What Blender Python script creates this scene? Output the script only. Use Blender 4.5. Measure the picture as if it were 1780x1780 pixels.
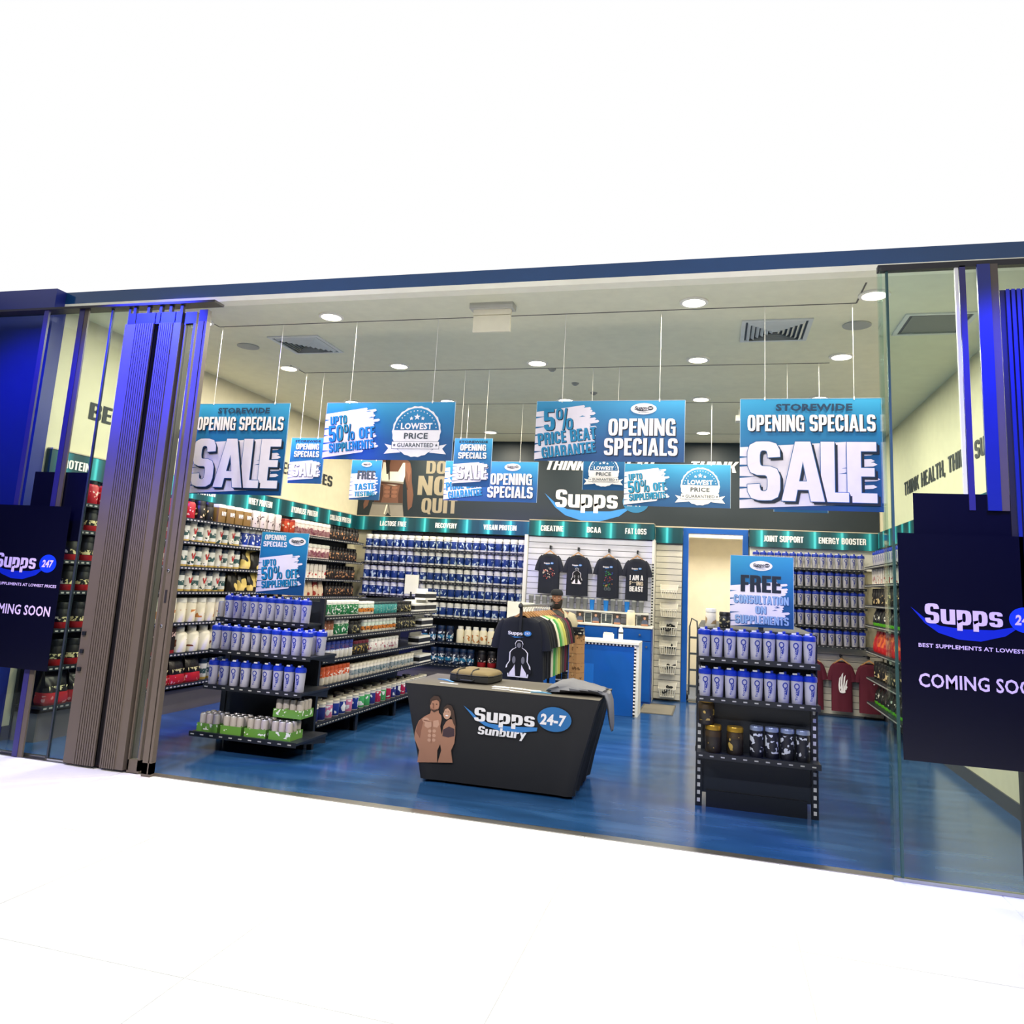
import bpy, bmesh, math, random
from math import sin, cos, pi, radians
from mathutils import Vector, Matrix
random.seed(7)
S = bpy.context.scene
for o in list(bpy.data.objects): bpy.data.objects.remove(o)
COL = S.collection

# ------------------------------------------------------------ camera
YAW, PITCH, ROLL, FPX = -0.26424729, 0.16479181, 0.05544510, 1332.45
cy_, sy_, cp_, sp_ = cos(YAW), sin(YAW), cos(PITCH), sin(PITCH)
F = Vector((sy_*cp_, cy_*cp_, sp_)); R0 = Vector((cy_, -sy_, 0)); U0 = R0.cross(F)
RR = cos(ROLL)*R0 + sin(ROLL)*U0; UU = -sin(ROLL)*R0 + cos(ROLL)*U0
cd = bpy.data.cameras.new('camera'); cam = bpy.data.objects.new('camera', cd); COL.objects.link(cam)
M = Matrix(((RR.x, UU.x, -F.x, 0), (RR.y, UU.y, -F.y, 0), (RR.z, UU.z, -F.z, 1.6), (0, 0, 0, 1)))
cam.matrix_world = M
cd.sensor_width = 36; cd.sensor_fit = 'HORIZONTAL'; cd.lens = FPX/1780*36
cd.shift_x = 0.0; cd.shift_y = -(890-792.08)/1780
cd.clip_start = 0.05
S.camera = cam
# ------------------------------------------------------------ world, exposure
w = bpy.data.worlds.new('world'); S.world = w; w.use_nodes = True
w.node_tree.nodes['Background'].inputs[0].default_value = (1, 1, 1, 1)
w.node_tree.nodes['Background'].inputs[1].default_value = 1.0
S.view_settings.view_transform = 'Standard'; S.view_settings.look = 'None'
S.view_settings.exposure = 0.0; S.view_settings.gamma = 1.0; S.view_settings.use_curve_mapping = False
LAMP_W = 34.0

def lin(c):
    return tuple(((v/255)/12.92 if v/255 <= .04045 else ((v/255+.055)/1.055)**2.4) for v in c)

# mall spots (blue feature lighting of the shopfront, added fill for pillars and floor)
def spot(name, loc, aim, power, color, size=80, blend=.6, rad=.1):
    l = bpy.data.lights.new(name, 'SPOT'); l.energy = power; l.color = color
    l.spot_size = radians(size); l.spot_blend = blend; l.shadow_soft_size = rad
    o = bpy.data.objects.new(name, l); COL.objects.link(o); o.location = loc
    o.rotation_euler = (Vector(aim)-Vector(loc)).to_track_quat('-Z', 'Y').to_euler(); return o
BLUE = (.02, .03, 1.0)
spot('blue_spot_light', (-5.0, 4.35, 4.1), (-4.7, 5.4, 3.25), 1900, BLUE, 66, .8)
spot('blue_spot_light', (-6.2, 4.1, 4.1), (-6.05, 5.4, 2.4), 330, BLUE, 80, .8)
spot('blue_spot_light', (1.95, 4.2, 4.1), (1.95, 5.3, 2.2), 480, BLUE, 75, .8)
spot('violet_spot_light', (-1.8, 1.6, 4.3), (-4.0, 6.27, 2.5), 200, (.62, .6, 1.0), 50, .8)
spot('violet_spot_light', (-1.2, 1.6, 4.3), (.7, 6.27, 2.4), 200, (.8, .76, 1.0), 50, .8)
spot('violet_spot_light', (-1.6, 1.2, 4.3), (-1.6, 6.27, 2.7), 130, (.85, .85, 1.0), 40, .8)
spot('pillar_fill_spot', (-3.9, 1.7, 4.3), (-4.6, 5.3, .6), 700, (1, .86, .78), 40, .9)  # unseen fill added to brighten the lower door pillars
spot('mall_floor_fill', (-3.6, 1.5, 4.3), (-3.2, 3.4, 0), 420, (1, 1, 1), 110, .6)  # both floor fills are added, unseen, to whiten the mall tiles
spot('mall_floor_fill', (0.2, 1.5, 4.3), (0.4, 3.4, 0), 420, (1, 1, 1), 110, .6)

# ------------------------------------------------------------ materials
MATS = {}
def mat(name, col, rough=.5, metal=0, emis=0, spec=.5, coat=0):
    if name in MATS: return MATS[name]
    m = bpy.data.materials.new(name); m.use_nodes = True; b = m.node_tree.nodes['Principled BSDF']
    c = lin(col)
    b.inputs['Base Color'].default_value = (*c, 1); b.inputs['Roughness'].default_value = rough
    b.inputs['Metallic'].default_value = metal; b.inputs['Specular IOR Level'].default_value = spec
    if coat: b.inputs['Coat Weight'].default_value = coat
    if emis: b.inputs['Emission Color'].default_value = (*c, 1); b.inputs['Emission Strength'].default_value = emis
    # fine procedural mottling so nothing is one dead flat tone
    nt = m.node_tree; tc = nt.nodes.new('ShaderNodeTexCoord'); nz = nt.nodes.new('ShaderNodeTexNoise'); nz.inputs['Scale'].default_value = 9
    nt.links.new(tc.outputs['Object'], nz.inputs['Vector'])
    mr = nt.nodes.new('ShaderNodeMapRange'); mr.inputs['To Min'].default_value = .93; mr.inputs['To Max'].default_value = 1.07
    nt.links.new(nz.outputs['Fac'], mr.inputs['Value'])
    mx = nt.nodes.new('ShaderNodeVectorMath'); mx.operation = 'SCALE'; mx.inputs[0].default_value = c
    nt.links.new(mr.outputs[0], mx.inputs['Scale']); nt.links.new(mx.outputs[0], b.inputs['Base Color'])
    MATS[name] = m; return m

def N(m, t, **kw):
    n = m.node_tree.nodes.new(t)
    for k, v in kw.items(): setattr(n, k, v)
    return n
def ramp(m, stops, const=True):
    r = N(m, 'ShaderNodeValToRGB'); r.color_ramp.interpolation = 'CONSTANT' if const else 'LINEAR'
    el = r.color_ramp.elements
    while len(el) > 1: el.remove(el[-1])
    el[0].position = stops[0][0]; el[0].color = (*lin(stops[0][1]), 1)
    for p, c in stops[1:]:
        e = el.new(p); e.color = (*lin(c), 1)
    return r
def labelmat(name, h, bands, blot=None, z0=0, z1=1, scale=60, thr=.55, rough=.4, aspect=(1, 1, 1)):
    """bands up the height of the thing (fractions), small print blotches of colour blot between z0 and z1"""
    if name in MATS: return MATS[name]
    m = bpy.data.materials.new(name); m.use_nodes = True; L = m.node_tree.links; b = m.node_tree.nodes['Principled BSDF']
    b.inputs['Roughness'].default_value = rough
    tc = N(m, 'ShaderNodeTexCoord'); sp = N(m, 'ShaderNodeSeparateXYZ'); L.new(tc.outputs['Object'], sp.inputs[0])
    dv = N(m, 'ShaderNodeMath', operation='DIVIDE'); L.new(sp.outputs['Z'], dv.inputs[0]); dv.inputs[1].default_value = h
    r = ramp(m, bands); L.new(dv.outputs[0], r.inputs[0]); out = r.outputs[0]
    if blot:
        oi = N(m, 'ShaderNodeObjectInfo'); mp = N(m, 'ShaderNodeMapping'); mp.inputs['Scale'].default_value = aspect
        L.new(tc.outputs['Object'], mp.inputs[0])
        ml = N(m, 'ShaderNodeMath', operation='MULTIPLY'); L.new(oi.outputs['Random'], ml.inputs[0]); ml.inputs[1].default_value = 20
        nz = N(m, 'ShaderNodeTexNoise', noise_dimensions='4D'); nz.inputs['Scale'].default_value = scale; nz.inputs['Detail'].default_value = 1
        L.new(mp.outputs[0], nz.inputs['Vector']); L.new(ml.outputs[0], nz.inputs['W'])
        gt = N(m, 'ShaderNodeMath', operation='GREATER_THAN'); L.new(nz.outputs['Fac'], gt.inputs[0]); gt.inputs[1].default_value = thr
        a = N(m, 'ShaderNodeMath', operation='GREATER_THAN'); L.new(dv.outputs[0], a.inputs[0]); a.inputs[1].default_value = z0
        c = N(m, 'ShaderNodeMath', operation='LESS_THAN'); L.new(dv.outputs[0], c.inputs[0]); c.inputs[1].default_value = z1
        p = N(m, 'ShaderNodeMath', operation='MULTIPLY'); L.new(a.outputs[0], p.inputs[0]); L.new(c.outputs[0], p.inputs[1])
        q = N(m, 'ShaderNodeMath', operation='MULTIPLY'); L.new(p.outputs[0], q.inputs[0]); L.new(gt.outputs[0], q.inputs[1])
        mx = N(m, 'ShaderNodeMix', data_type='RGBA'); L.new(q.outputs[0], mx.inputs[0]); L.new(out, mx.inputs[6])
        mx.inputs[7].default_value = (*lin(blot), 1); out = mx.outputs[2]
    L.new(out, b.inputs['Base Color']); MATS[name] = m; return m

def gradmat(name, axis, a, b_, stops, rough=.45, noise=0):
    """printed colour gradient along an object axis from a to b"""
    if name in MATS: return MATS[name]
    m = bpy.data.materials.new(name); m.use_nodes = True; L = m.node_tree.links; b = m.node_tree.nodes['Principled BSDF']
    b.inputs['Roughness'].default_value = rough
    tc = N(m, 'ShaderNodeTexCoord'); sp = N(m, 'ShaderNodeSeparateXYZ'); L.new(tc.outputs['Object'], sp.inputs[0])
    mr = N(m, 'ShaderNodeMapRange'); L.new(sp.outputs[axis], mr.inputs['Value'])
    mr.inputs['From Min'].default_value = a; mr.inputs['From Max'].default_value = b_
    r = ramp(m, stops, False); L.new(mr.outputs[0], r.inputs[0]); L.new(r.outputs[0], b.inputs['Base Color'])
    MATS[name] = m; return m

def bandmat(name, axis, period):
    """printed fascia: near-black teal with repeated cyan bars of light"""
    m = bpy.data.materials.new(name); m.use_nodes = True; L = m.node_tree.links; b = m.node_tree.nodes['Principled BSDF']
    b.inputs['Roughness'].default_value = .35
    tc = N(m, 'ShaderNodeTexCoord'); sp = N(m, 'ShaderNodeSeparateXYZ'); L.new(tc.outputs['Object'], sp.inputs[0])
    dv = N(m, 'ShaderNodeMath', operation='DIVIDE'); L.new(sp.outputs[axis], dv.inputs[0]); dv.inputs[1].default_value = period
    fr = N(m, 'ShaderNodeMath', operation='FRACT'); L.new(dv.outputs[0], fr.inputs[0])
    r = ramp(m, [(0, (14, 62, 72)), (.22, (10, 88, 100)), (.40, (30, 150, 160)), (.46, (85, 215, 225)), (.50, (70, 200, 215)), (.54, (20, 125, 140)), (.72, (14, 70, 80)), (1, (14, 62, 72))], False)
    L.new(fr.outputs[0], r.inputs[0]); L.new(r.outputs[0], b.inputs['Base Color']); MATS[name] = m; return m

def glassmat(name, tint, refl=.06):
    m = bpy.data.materials.new(name); m.use_nodes = True; nt = m.node_tree; L = nt.links
    nt.nodes.remove(nt.nodes['Principled BSDF']); out = nt.nodes['Material Output']
    t = N(m, 'ShaderNodeBsdfTransparent'); t.inputs[0].default_value = (*tint, 1)
    g = N(m, 'ShaderNodeBsdfGlossy'); g.inputs['Roughness'].default_value = .03
    lw = N(m, 'ShaderNodeLayerWeight'); lw.inputs[0].default_value = .5; pw = N(m, 'ShaderNodeMath', operation='POWER'); L.new(lw.outputs['Facing'], pw.inputs[0]); pw.inputs[1].default_value = 4; fz = N(m, 'ShaderNodeMath', operation='MULTIPLY_ADD'); L.new(pw.outputs[0], fz.inputs[0]); fz.inputs[1].default_value = .45; fz.inputs[2].default_value = .025
    mx = N(m, 'ShaderNodeMixShader'); L.new(fz.outputs[0], mx.inputs[0]); L.new(t.outputs[0], mx.inputs[1]); L.new(g.outputs[0], mx.inputs[2])
    L.new(mx.outputs[0], out.inputs[0]); MATS[name] = m; return m

def frosted(name, col, tr):
    m = mat(name, col, .35); nt = m.node_tree; L = nt.links; b = nt.nodes['Principled BSDF']; out = nt.nodes['Material Output']
    t = N(m, 'ShaderNodeBsdfTransparent'); mx = N(m, 'ShaderNodeMixShader'); mx.inputs[0].default_value = tr
    L.new(b.outputs[0], mx.inputs[1]); L.new(t.outputs[0], mx.inputs[2]); L.new(mx.outputs[0], out.inputs[0]); return m

WALLC = mat('wall_paint', (216, 210, 184), .8)
CEILC = mat('ceiling_paint', (232, 232, 208), .85)
BLK = mat('black_metal', (22, 26, 34), .45)
BLK2 = mat('black_plastic', (18, 19, 24), .4)
WHT = mat('white_plastic', (236, 236, 230), .4)
WOODH = mat('hanger_wood', (200, 150, 95), .5)
STEEL = mat('steel', (170, 170, 172), .3, 1)
BLUEP = mat('blue_laminate', (12, 88, 180), .35)
PW = mat('print_white', (246, 243, 246), .5)
PB = mat('print_navy', (10, 30, 50), .5)
PC = mat('print_cyan', (20, 140, 190), .5)
PG = mat('print_grey', (70, 80, 88), .5)
TAG = mat('price_tag', (176, 176, 172), .6)

# ------------------------------------------------------------ mesh helpers
class MB:
    def __init__(s): s.v = []; s.f = []; s.m = []; s.mats = []
    def mi(s, m):
        if m not in s.mats: s.mats.append(m)
        return s.mats.index(m)
    def add(s, vs, fs, m):
        o = len(s.v); i = s.mi(m); s.v += [tuple(v) for v in vs]
        for f in fs: s.f.append(tuple(o+k for k in f)); s.m.append(i)
    def box(s, x0, x1, y0, y1, z0, z1, m):
        vs = [(x0,y0,z0),(x1,y0,z0),(x1,y1,z0),(x0,y1,z0),(x0,y0,z1),(x1,y0,z1),(x1,y1,z1),(x0,y1,z1)]
        s.add(vs, [(0,3,2,1),(4,5,6,7),(0,1,5,4),(1,2,6,5),(2,3,7,6),(3,0,4,7)], m); return s
    def loft(s, rings, m, cap0=True, cap1=True, ms=None):
        o = len(s.v); n = len(rings[0]); i = s.mi(m)
        for r in rings: s.v += [tuple(p) for p in r]
        for k in range(len(rings)-1):
            j = s.mi(ms[k]) if ms else i
            for a in range(n):
                b = (a+1) % n; s.f.append((o+k*n+a, o+k*n+b, o+(k+1)*n+b, o+(k+1)*n+a)); s.m.append(j)
        if cap0: s.f.append(tuple(o+a for a in reversed(range(n)))); s.m.append(i)
        if cap1:
            s.f.append(tuple(o+(len(rings)-1)*n+a for a in range(n))); s.m.append(s.mi(ms[-1]) if ms else i)
        return s
    def lathe(s, prof, m, n=14, ms=None, cx=0, cy=0, sq=0, sy=1):
        rings = []
        for r, z in prof:
            ring = []
            for a in range(n):
                t = 2*pi*a/n + pi/n; c, d = cos(t), sin(t)
                k = 1
                if sq: k = (abs(c)**sq+abs(d)**sq)**(-1/sq)
                ring.append((cx+r*c*k, cy+r*d*k*sy, z))
            rings.append(ring)
        return s.loft(rings, m, ms=ms)
    def tube(s, pts, r, m, n=6):
        rings = []; pts = [Vector(p) for p in pts]
        for i, p in enumerate(pts):
            d = (pts[min(i+1, len(pts)-1)]-pts[max(i-1, 0)]).normalized()
            u = d.cross(Vector((0, 0, 1)) if abs(d.z) < .9 else Vector((1, 0, 0))).normalized(); v = d.cross(u)
            rr = r[i] if isinstance(r, (list, tuple)) else r
            rings.append([p+rr*(cos(2*pi*a/n)*u+sin(2*pi*a/n)*v) for a in range(n)])
        return s.loft(rings, m)
    def mesh(s, name, smooth=False):
        me = bpy.data.meshes.new(name); me.from_pydata(s.v, [], s.f)
        for m in s.mats: me.materials.append(m)
        me.polygons.foreach_set('material_index', s.m)
        bm = bmesh.new(); bm.from_mesh(me); bmesh.ops.recalc_face_normals(bm, faces=bm.faces); bm.to_mesh(me); bm.free()
        if smooth:
            me.polygons.foreach_set('use_smooth', [True]*len(me.polygons))
            try: me.set_sharp_from_angle(angle=radians(40))
            except Exception: pass
        me.update(); return me
    def obj(s, name, parent=None, smooth=False, loc=None, rz=0):
        o = bpy.data.objects.new(name, s.mesh(name, smooth)); COL.objects.link(o)
        if parent: o.parent = parent
        if loc: o.location = loc
        if rz: o.rotation_euler = (0, 0, rz)
        return o
def bevel(o, wd=.004, seg=2):
    md = o.modifiers.new('bevel', 'BEVEL'); md.width = wd; md.segments = seg; md.limit_method = 'ANGLE'; return o
def tag(o, label, cat, group=None):
    o['label'] = label; o['category'] = cat
    if group: o['group'] = group
    return o
def thing(name, label, cat, loc=(0, 0, 0), rz=0, group=None):
    o = bpy.data.objects.new(name, None); COL.objects.link(o); o.location = loc; o.rotation_euler = (0, 0, rz)
    o.empty_display_size = .1; return tag(o, label, cat, group)
def struct(o): o['kind'] = 'structure'; return o
def stuff(o): o['kind'] = 'stuff'; return o
KIDS = {}
def copy_tree(o, parent=None):
    c = o.copy(); COL.objects.link(c); c.parent = parent
    for ch in list(o.children): copy_tree(ch, c)
    return c
ONES = ['', 'first', 'second', 'third', 'fourth', 'fifth', 'sixth', 'seventh', 'eighth', 'ninth', 'tenth', 'eleventh', 'twelfth', 'thirteenth', 'fourteenth', 'fifteenth', 'sixteenth', 'seventeenth', 'eighteenth', 'nineteenth']
TN = {2: ('twentieth', 'twenty'), 3: ('thirtieth', 'thirty'), 4: ('fortieth', 'forty'), 5: ('fiftieth', 'fifty')}
def ordn(n):
    if n < 20: return ONES[n]
    t, u = divmod(n, 10); return TN[t][0] if u == 0 else TN[t][1]+'-'+ONES[u]

# ------------------------------------------------------------ flat print
TCACHE = {}
def text_geo(s, bold, sharp=2):
    k = (s, bold)
    if k in TCACHE: return TCACHE[k]
    c = bpy.data.curves.new('txt', 'FONT'); c.body = s; c.size = 1; c.offset = bold; c.resolution_u = sharp; c.space_character = 1.0+bold*2
    o = bpy.data.objects.new('txt', c); COL.objects.link(o)
    dg = bpy.context.evaluated_depsgraph_get(); dg.update()
    me = bpy.data.meshes.new_from_object(o.evaluated_get(dg))
    vs = [(v.co.x, v.co.y) for v in me.vertices]; fs = [tuple(p.vertices) for p in me.polygons]
    bpy.data.objects.remove(o); bpy.data.curves.remove(c); bpy.data.meshes.remove(me)
    x0 = min(v[0] for v in vs); x1 = max(v[0] for v in vs); y0 = min(v[1] for v in vs); y1 = max(v[1] for v in vs)
    vs = [((a-x0)/(x1-x0), (b-y0)/(y1-y0)) for a, b in vs]
    TCACHE[k] = (vs, fs, (x1-x0)/(y1-y0)); return TCACHE[k]
# heavy condensed block lettering, built glyph by glyph (flat print)
def _se(cx, cy, rx, ry, t, n=3.6):
    c, s = cos(t), sin(t); k = (abs(c)**n+abs(s)**n)**(-1/n); return (cx+rx*c*k, cy+ry*s*k)
def _arc(cx, cy, rx, ry, tx, ty, a0, a1, seg=None, n=3.6):
    seg = seg or max(4, int(abs(a1-a0)/22)); out = []
    for i in range(seg):
        u, v = radians(a0+(a1-a0)*i/seg), radians(a0+(a1-a0)*(i+1)/seg)
        out.append([_se(cx, cy, rx, ry, u, n), _se(cx, cy, rx, ry, v, n), _se(cx, cy, rx-tx, ry-ty, v, n), _se(cx, cy, rx-tx, ry-ty, u, n)])
    return out
def _R(x0, x1, y0, y1): return [(x0, y0), (x1, y0), (x1, y1), (x0, y1)]
def _S(w, y0, h, tx, ty):
    ry = (h/2+ty/2)/2; c1 = y0+h-ry; c0 = y0+ry
    return _arc(w/2, c1, w/2, ry, tx, ty, 5, 270)+_arc(w/2, c0, w/2, ry, tx, ty, 90, -175)
def glyph(ch):
    tx, ty, w = .19, .155, .50; A = _arc; R = _R
    if ch == ' ': return .22, []
    if ch == 'A': return .56, [[(0, 0), (.18, 0), (.33, 1), (.18, 1)], [(.38, 0), (.56, 0), (.38, 1), (.23, 1)], R(.13, .43, .19, .33)]
    if ch == 'B': return w, [R(0, tx, 0, 1), R(tx, .3, 1-ty, 1), R(tx, .3, .43, .57), R(tx, .3, 0, ty)]+A(.26, .7425, .235, .2575, tx, ty, 90, -90)+A(.26, .285, .245, .285, tx, ty, 90, -90)
    if ch == 'C': return w, A(w/2, .5, w/2, .5, tx, ty, 22, 338)
    if ch == 'D': return w, [R(0, tx, 0, 1), R(tx, .28, 1-ty, 1), R(tx, .28, 0, ty)]+A(.25, .5, .25, .5, tx, ty, 90, -90)
    if ch == 'E': return .40, [R(0, tx, 0, 1), R(tx, .40, 1-ty, 1), R(tx, .37, .43, .57), R(tx, .40, 0, ty)]
    if ch == 'F': return .38, [R(0, tx, 0, 1), R(tx, .38, 1-ty, 1), R(tx, .35, .41, .56)]
    if ch == 'G': return w, A(w/2, .5, w/2, .5, tx, ty, 22, 300)+[R(.26, .5, .40, .53), R(.36, .5, 0, .46)]
    if ch == 'H': return .52, [R(0, tx, 0, 1), R(.33, .52, 0, 1), R(tx, .33, .43, .58)]
    if ch == 'I': return .20, [R(0, .20, 0, 1)]
    if ch == 'J': return .36, [R(.17, .36, .25, 1)]+A(.14, .28, .22, .28, tx, ty, 0, -120)
    if ch == 'K': return .54, [R(0, tx, 0, 1), [(.16, .42), (.34, 1), (.53, 1), (.30, .38)], [(.20, .62), (.34, .60), (.55, 0), (.35, 0)]]
    if ch == 'L': return .38, [R(0, tx, 0, 1), R(tx, .38, 0, ty)]
    if ch == 'M': return .70, [R(0, .16, 0, 1), R(.54, .70, 0, 1), [(.12, 1), (.27, 1), (.39, .25), (.31, 0)], [(.43, 1), (.58, 1), (.39, 0), (.31, .25)]]
    if ch == 'N': return .54, [R(0, .17, 0, 1), R(.37, .54, 0, 1), [(.0, 1), (.19, 1), (.54, 0), (.36, 0)]]
    if ch == 'O': return w, A(w/2, .5, w/2, .5, tx, ty, 0, 360)
    if ch == 'P': return .48, [R(0, tx, 0, 1), R(tx, .28, 1-ty, 1), R(tx, .28, .37, .51)]+A(.24, .685, .24, .315, tx, ty, 90, -90)
    if ch == 'Q': return w, A(w/2, .5, w/2, .5, tx, ty, 0, 360)+[[(.24, .18), (.38, .22), (.50, -.1), (.36, -.1)]]
    if ch == 'R': return w, [R(0, tx, 0, 1), R(tx, .28, 1-ty, 1), R(tx, .28, .42, .55)]+A(.245, .71, .245, .29, tx, ty, 90, -90)+[[(.28, .5), (.46, .52), (.50, 0), (.31, 0)]]
    if ch == 'S': return w, _S(w, 0, 1, tx, ty)
    if ch == 'T': return .44, [R(0, .44, 1-ty, 1), R(.125, .315, 0, 1)]
    if ch == 'U': return w, [R(0, tx, .3, 1), R(w-tx, w, .3, 1)]+A(w/2, .32, w/2, .32, tx, ty, 180, 360)
    if ch == 'V': return .56, [[(0, 1), (.18, 1), (.34, 0), (.21, 0)], [(.38, 1), (.56, 1), (.35, 0), (.22, 0)]]
    if ch == 'W': return .78, [[(0, 1), (.16, 1), (.26, 0), (.14, 0)], [(.32, 1), (.46, 1), (.30, 0), (.18, 0)], [(.32, 1), (.46, 1), (.60, 0), (.48, 0)], [(.62, 1), (.78, 1), (.64, 0), (.52, 0)]]
    if ch == 'Y': return .54, [[(0, 1), (.19, 1), (.36, .38), (.18, .38)], [(.35, 1), (.54, 1), (.36, .38), (.18, .38)], R(.175, .365, 0, .42)]
    if ch == '0': return .46, A(.23, .5, .23, .5, .165, ty, 0, 360)
    if ch == '5': return .48, [R(0, .45, 1-ty, 1), R(0, .17, .45, 1)]+A(.24, .31, .24, .31, .18, ty, 130, -170)
    if ch == '2': return .46, A(.23, .72, .23, .28, .17, ty, 175, -20)+[[(.0, .15), (.2, .15), (.46, .62), (.27, .62)], R(0, .46, 0, ty)]
    if ch == '4': return .50, [R(.25, .42, 0, 1), [(.25, 1), (.34, 1), (.16, .3), (.0, .3)], R(0, .5, .18, .33)]
    if ch == '7': return .44, [R(0, .44, 1-ty, 1), [(.25, .9), (.44, .9), (.26, 0), (.07, 0)]]
    if ch == '%': return .74, A(.15, .74, .15, .26, .10, .09, 0, 360)+A(.59, .26, .15, .26, .10, .09, 0, 360)+[[(.27, 0), (.36, 0), (.50, 1), (.41, 1)]]
    if ch == ',': return .17, [[(0, .16), (.17, .16), (.12, -.13), (.03, -.13)]]
    if ch == '-': return .26, [R(0, .26, .34, .5)]
    if ch == '*': return .26, [R(.04, .22, .62, .8)]
    x = .74
    if ch == 'u': return w, [R(0, tx, .25, x), R(w-tx, w, 0, x)]+A(w/2, .26, w/2, .26, tx, ty, 180, 330)
    if ch == 'n': return w, [R(0, tx, 0, x), R(w-tx, w, 0, .5)]+A(w/2, .48, w/2, .26, tx, ty, 0, 150)
    if ch == 'p': return w, [R(0, tx, -.28, x)]+A(w/2, x/2, w/2, x/2, tx, ty, 0, 360)
    if ch == 'b': return w, [R(0, tx, 0, 1)]+A(w/2, x/2, w/2, x/2, tx, ty, 0, 360)
    if ch == 's': return .46, _S(.46, 0, x, .18, .135)
    if ch == 'r': return .36, [R(0, tx, 0, x), [(tx-.02, .5), (tx+.05, x), (.36, x), (.36, .56)]]
    if ch == 'y': return w, [[(0, x), (.19, x), (.33, .05), (.2, .05)], [(.31, x), (.5, x), (.22, -.28), (.05, -.28)]]
    return .3, [R(0, .3, 0, 1)]
def block_geo(s, gap=.055):
    k = ('blk', s)
    if k in TCACHE: return TCACHE[k]
    vs = []; fs = []; x = 0
    for ch in s:
        w_, ps = glyph(ch)
        for p in ps:
            o = len(vs); vs += [(x+a, b) for a, b in p]; fs.append(tuple(range(o, o+len(p))))
        x += w_+gap
    x -= gap
    TCACHE[k] = ([(a/x, b) for a, b in vs], fs, x); return TCACHE[k]
class Print:
    """flat artwork in local x/z, facing -y; layer sets a hair of relief"""
    def __init__(s): s.b = MB(); s.k = 0
    def pts(s, vs, fs, m, layer, each=False):
        s.k += 1; off = [.00004*(s.k % 10)]*len(vs)
        if each:
            for j, f in enumerate(fs):
                for i in f: off[i] = .00004*((j+s.k) % 10)
        s.b.add([(x, -.0012*layer-e, z) for (x, z), e in zip(vs, off)], fs, m)
    def poly(s, pl, m, layer=1):
        bm = bmesh.new(); vv = [bm.verts.new((x, 0, z)) for x, z in pl]; f = bm.faces.new(vv); bm.normal_update()
        bmesh.ops.triangulate(bm, faces=[f]); bm.verts.index_update()
        s.pts([(v.co.x, v.co.z) for v in bm.verts], [tuple(v.index for v in f.verts) for f in bm.faces], m, layer); bm.free(); return s
    def rect(s, x0, x1, z0, z1, m, layer=1): return s.poly([(x0, z0), (x1, z0), (x1, z1), (x0, z1)], m, layer)
    def ell(s, cx, cz, rx, rz, m, layer=1, n=28, rot=0):
        return s.poly([(cx+rx*cos(2*pi*i/n)*cos(rot)-rz*sin(2*pi*i/n)*sin(rot), cz+rx*cos(2*pi*i/n)*sin(rot)+rz*sin(2*pi*i/n)*cos(rot)) for i in range(n)], m, layer)
    def text(s, t, x, z, w, h, m, layer=2, shear=0, rot=0, bold=.035, shadow=None, sd=.03, outline=None, ol=.05, reg=False):
        vs, fs, _ = text_geo(t, bold) if reg else block_geo(t)
        def put(dx, dz, mm, ly):
            out = []
            for a, b in vs:
                px_ = a*w+shear*(b-.5)*h; pz = b*h
                out.append((x+dx+px_*cos(rot)-pz*sin(rot), z+dz+px_*sin(rot)+pz*cos(rot)))
            s.pts(out, fs, mm, ly, not reg)
        if shadow:
            for k in (1, .5): put(h*sd*k, -h*sd*k, shadow, layer-.8)
        if outline:
            for k in range(8): put(h*ol*.3*cos(k*pi/4), h*ol*.3*sin(k*pi/4), outline, layer-.4)
        put(0, 0, m, layer); return s
    def star(s, cx, cz, r, m, layer=2):
        return s.poly([(cx+(r if i % 2 == 0 else r*.42)*sin(pi*i/5), cz+(r if i % 2 == 0 else r*.42)*cos(pi*i/5)) for i in range(10)], m, layer)
    def obj(s, name, parent, loc=(0, 0, 0), rz=0):
        o = s.b.obj(name, parent, loc=loc); o.rotation_euler = (0, 0, rz); return o
def brush(P, x0, x1, z0, z1, m, layer=1, slope=.12, seed=1, bgm=None):
    rn = random.Random(seed); w_ = x1-x0; h_ = z1-z0; n = 17; a = min(slope*w_, h_*.22); zt = z1-a
    for i in range(n):
        b = z0+(zt-z0)*i/n; t = z0+(zt-z0)*(i+1)/n+.001
        l = rn.uniform(.86, 1.0) if 0 < i < n-1 else rn.uniform(.7, .85)
        s0 = rn.uniform(0, .0) if i % 4 else 0; k = a*l
        P.poly([(x0+s0*w_, b), (x0+w_*l*.97, b+k), (x0+w_*l, (b+t)/2+k), (x0+w_*l*.975, t+k), (x0, t)], m, layer)
    if bgm:
        for i in range(5):
            z = z0+(zt-z0)*(.12+.18*i)+rn.uniform(-.02, .02)*h_; l = w_*rn.uniform(.06, .2)
            P.poly([(x0-.0005, z), (x0+l, z+a*l/w_+h_*.012), (x0-.0005, z+h_*.03)], bgm, layer+.5)
        for i in range(3):
            z = z0+(zt-z0)*rn.uniform(.3, .95); xx = x0+w_*rn.uniform(.62, .8); P.poly([(xx, z+a*.7), (xx+w_*.1, z+a*.8), (xx+w_*.05, z+a*.8+h_*.012)], bgm, layer+.5)
    return P
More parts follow.
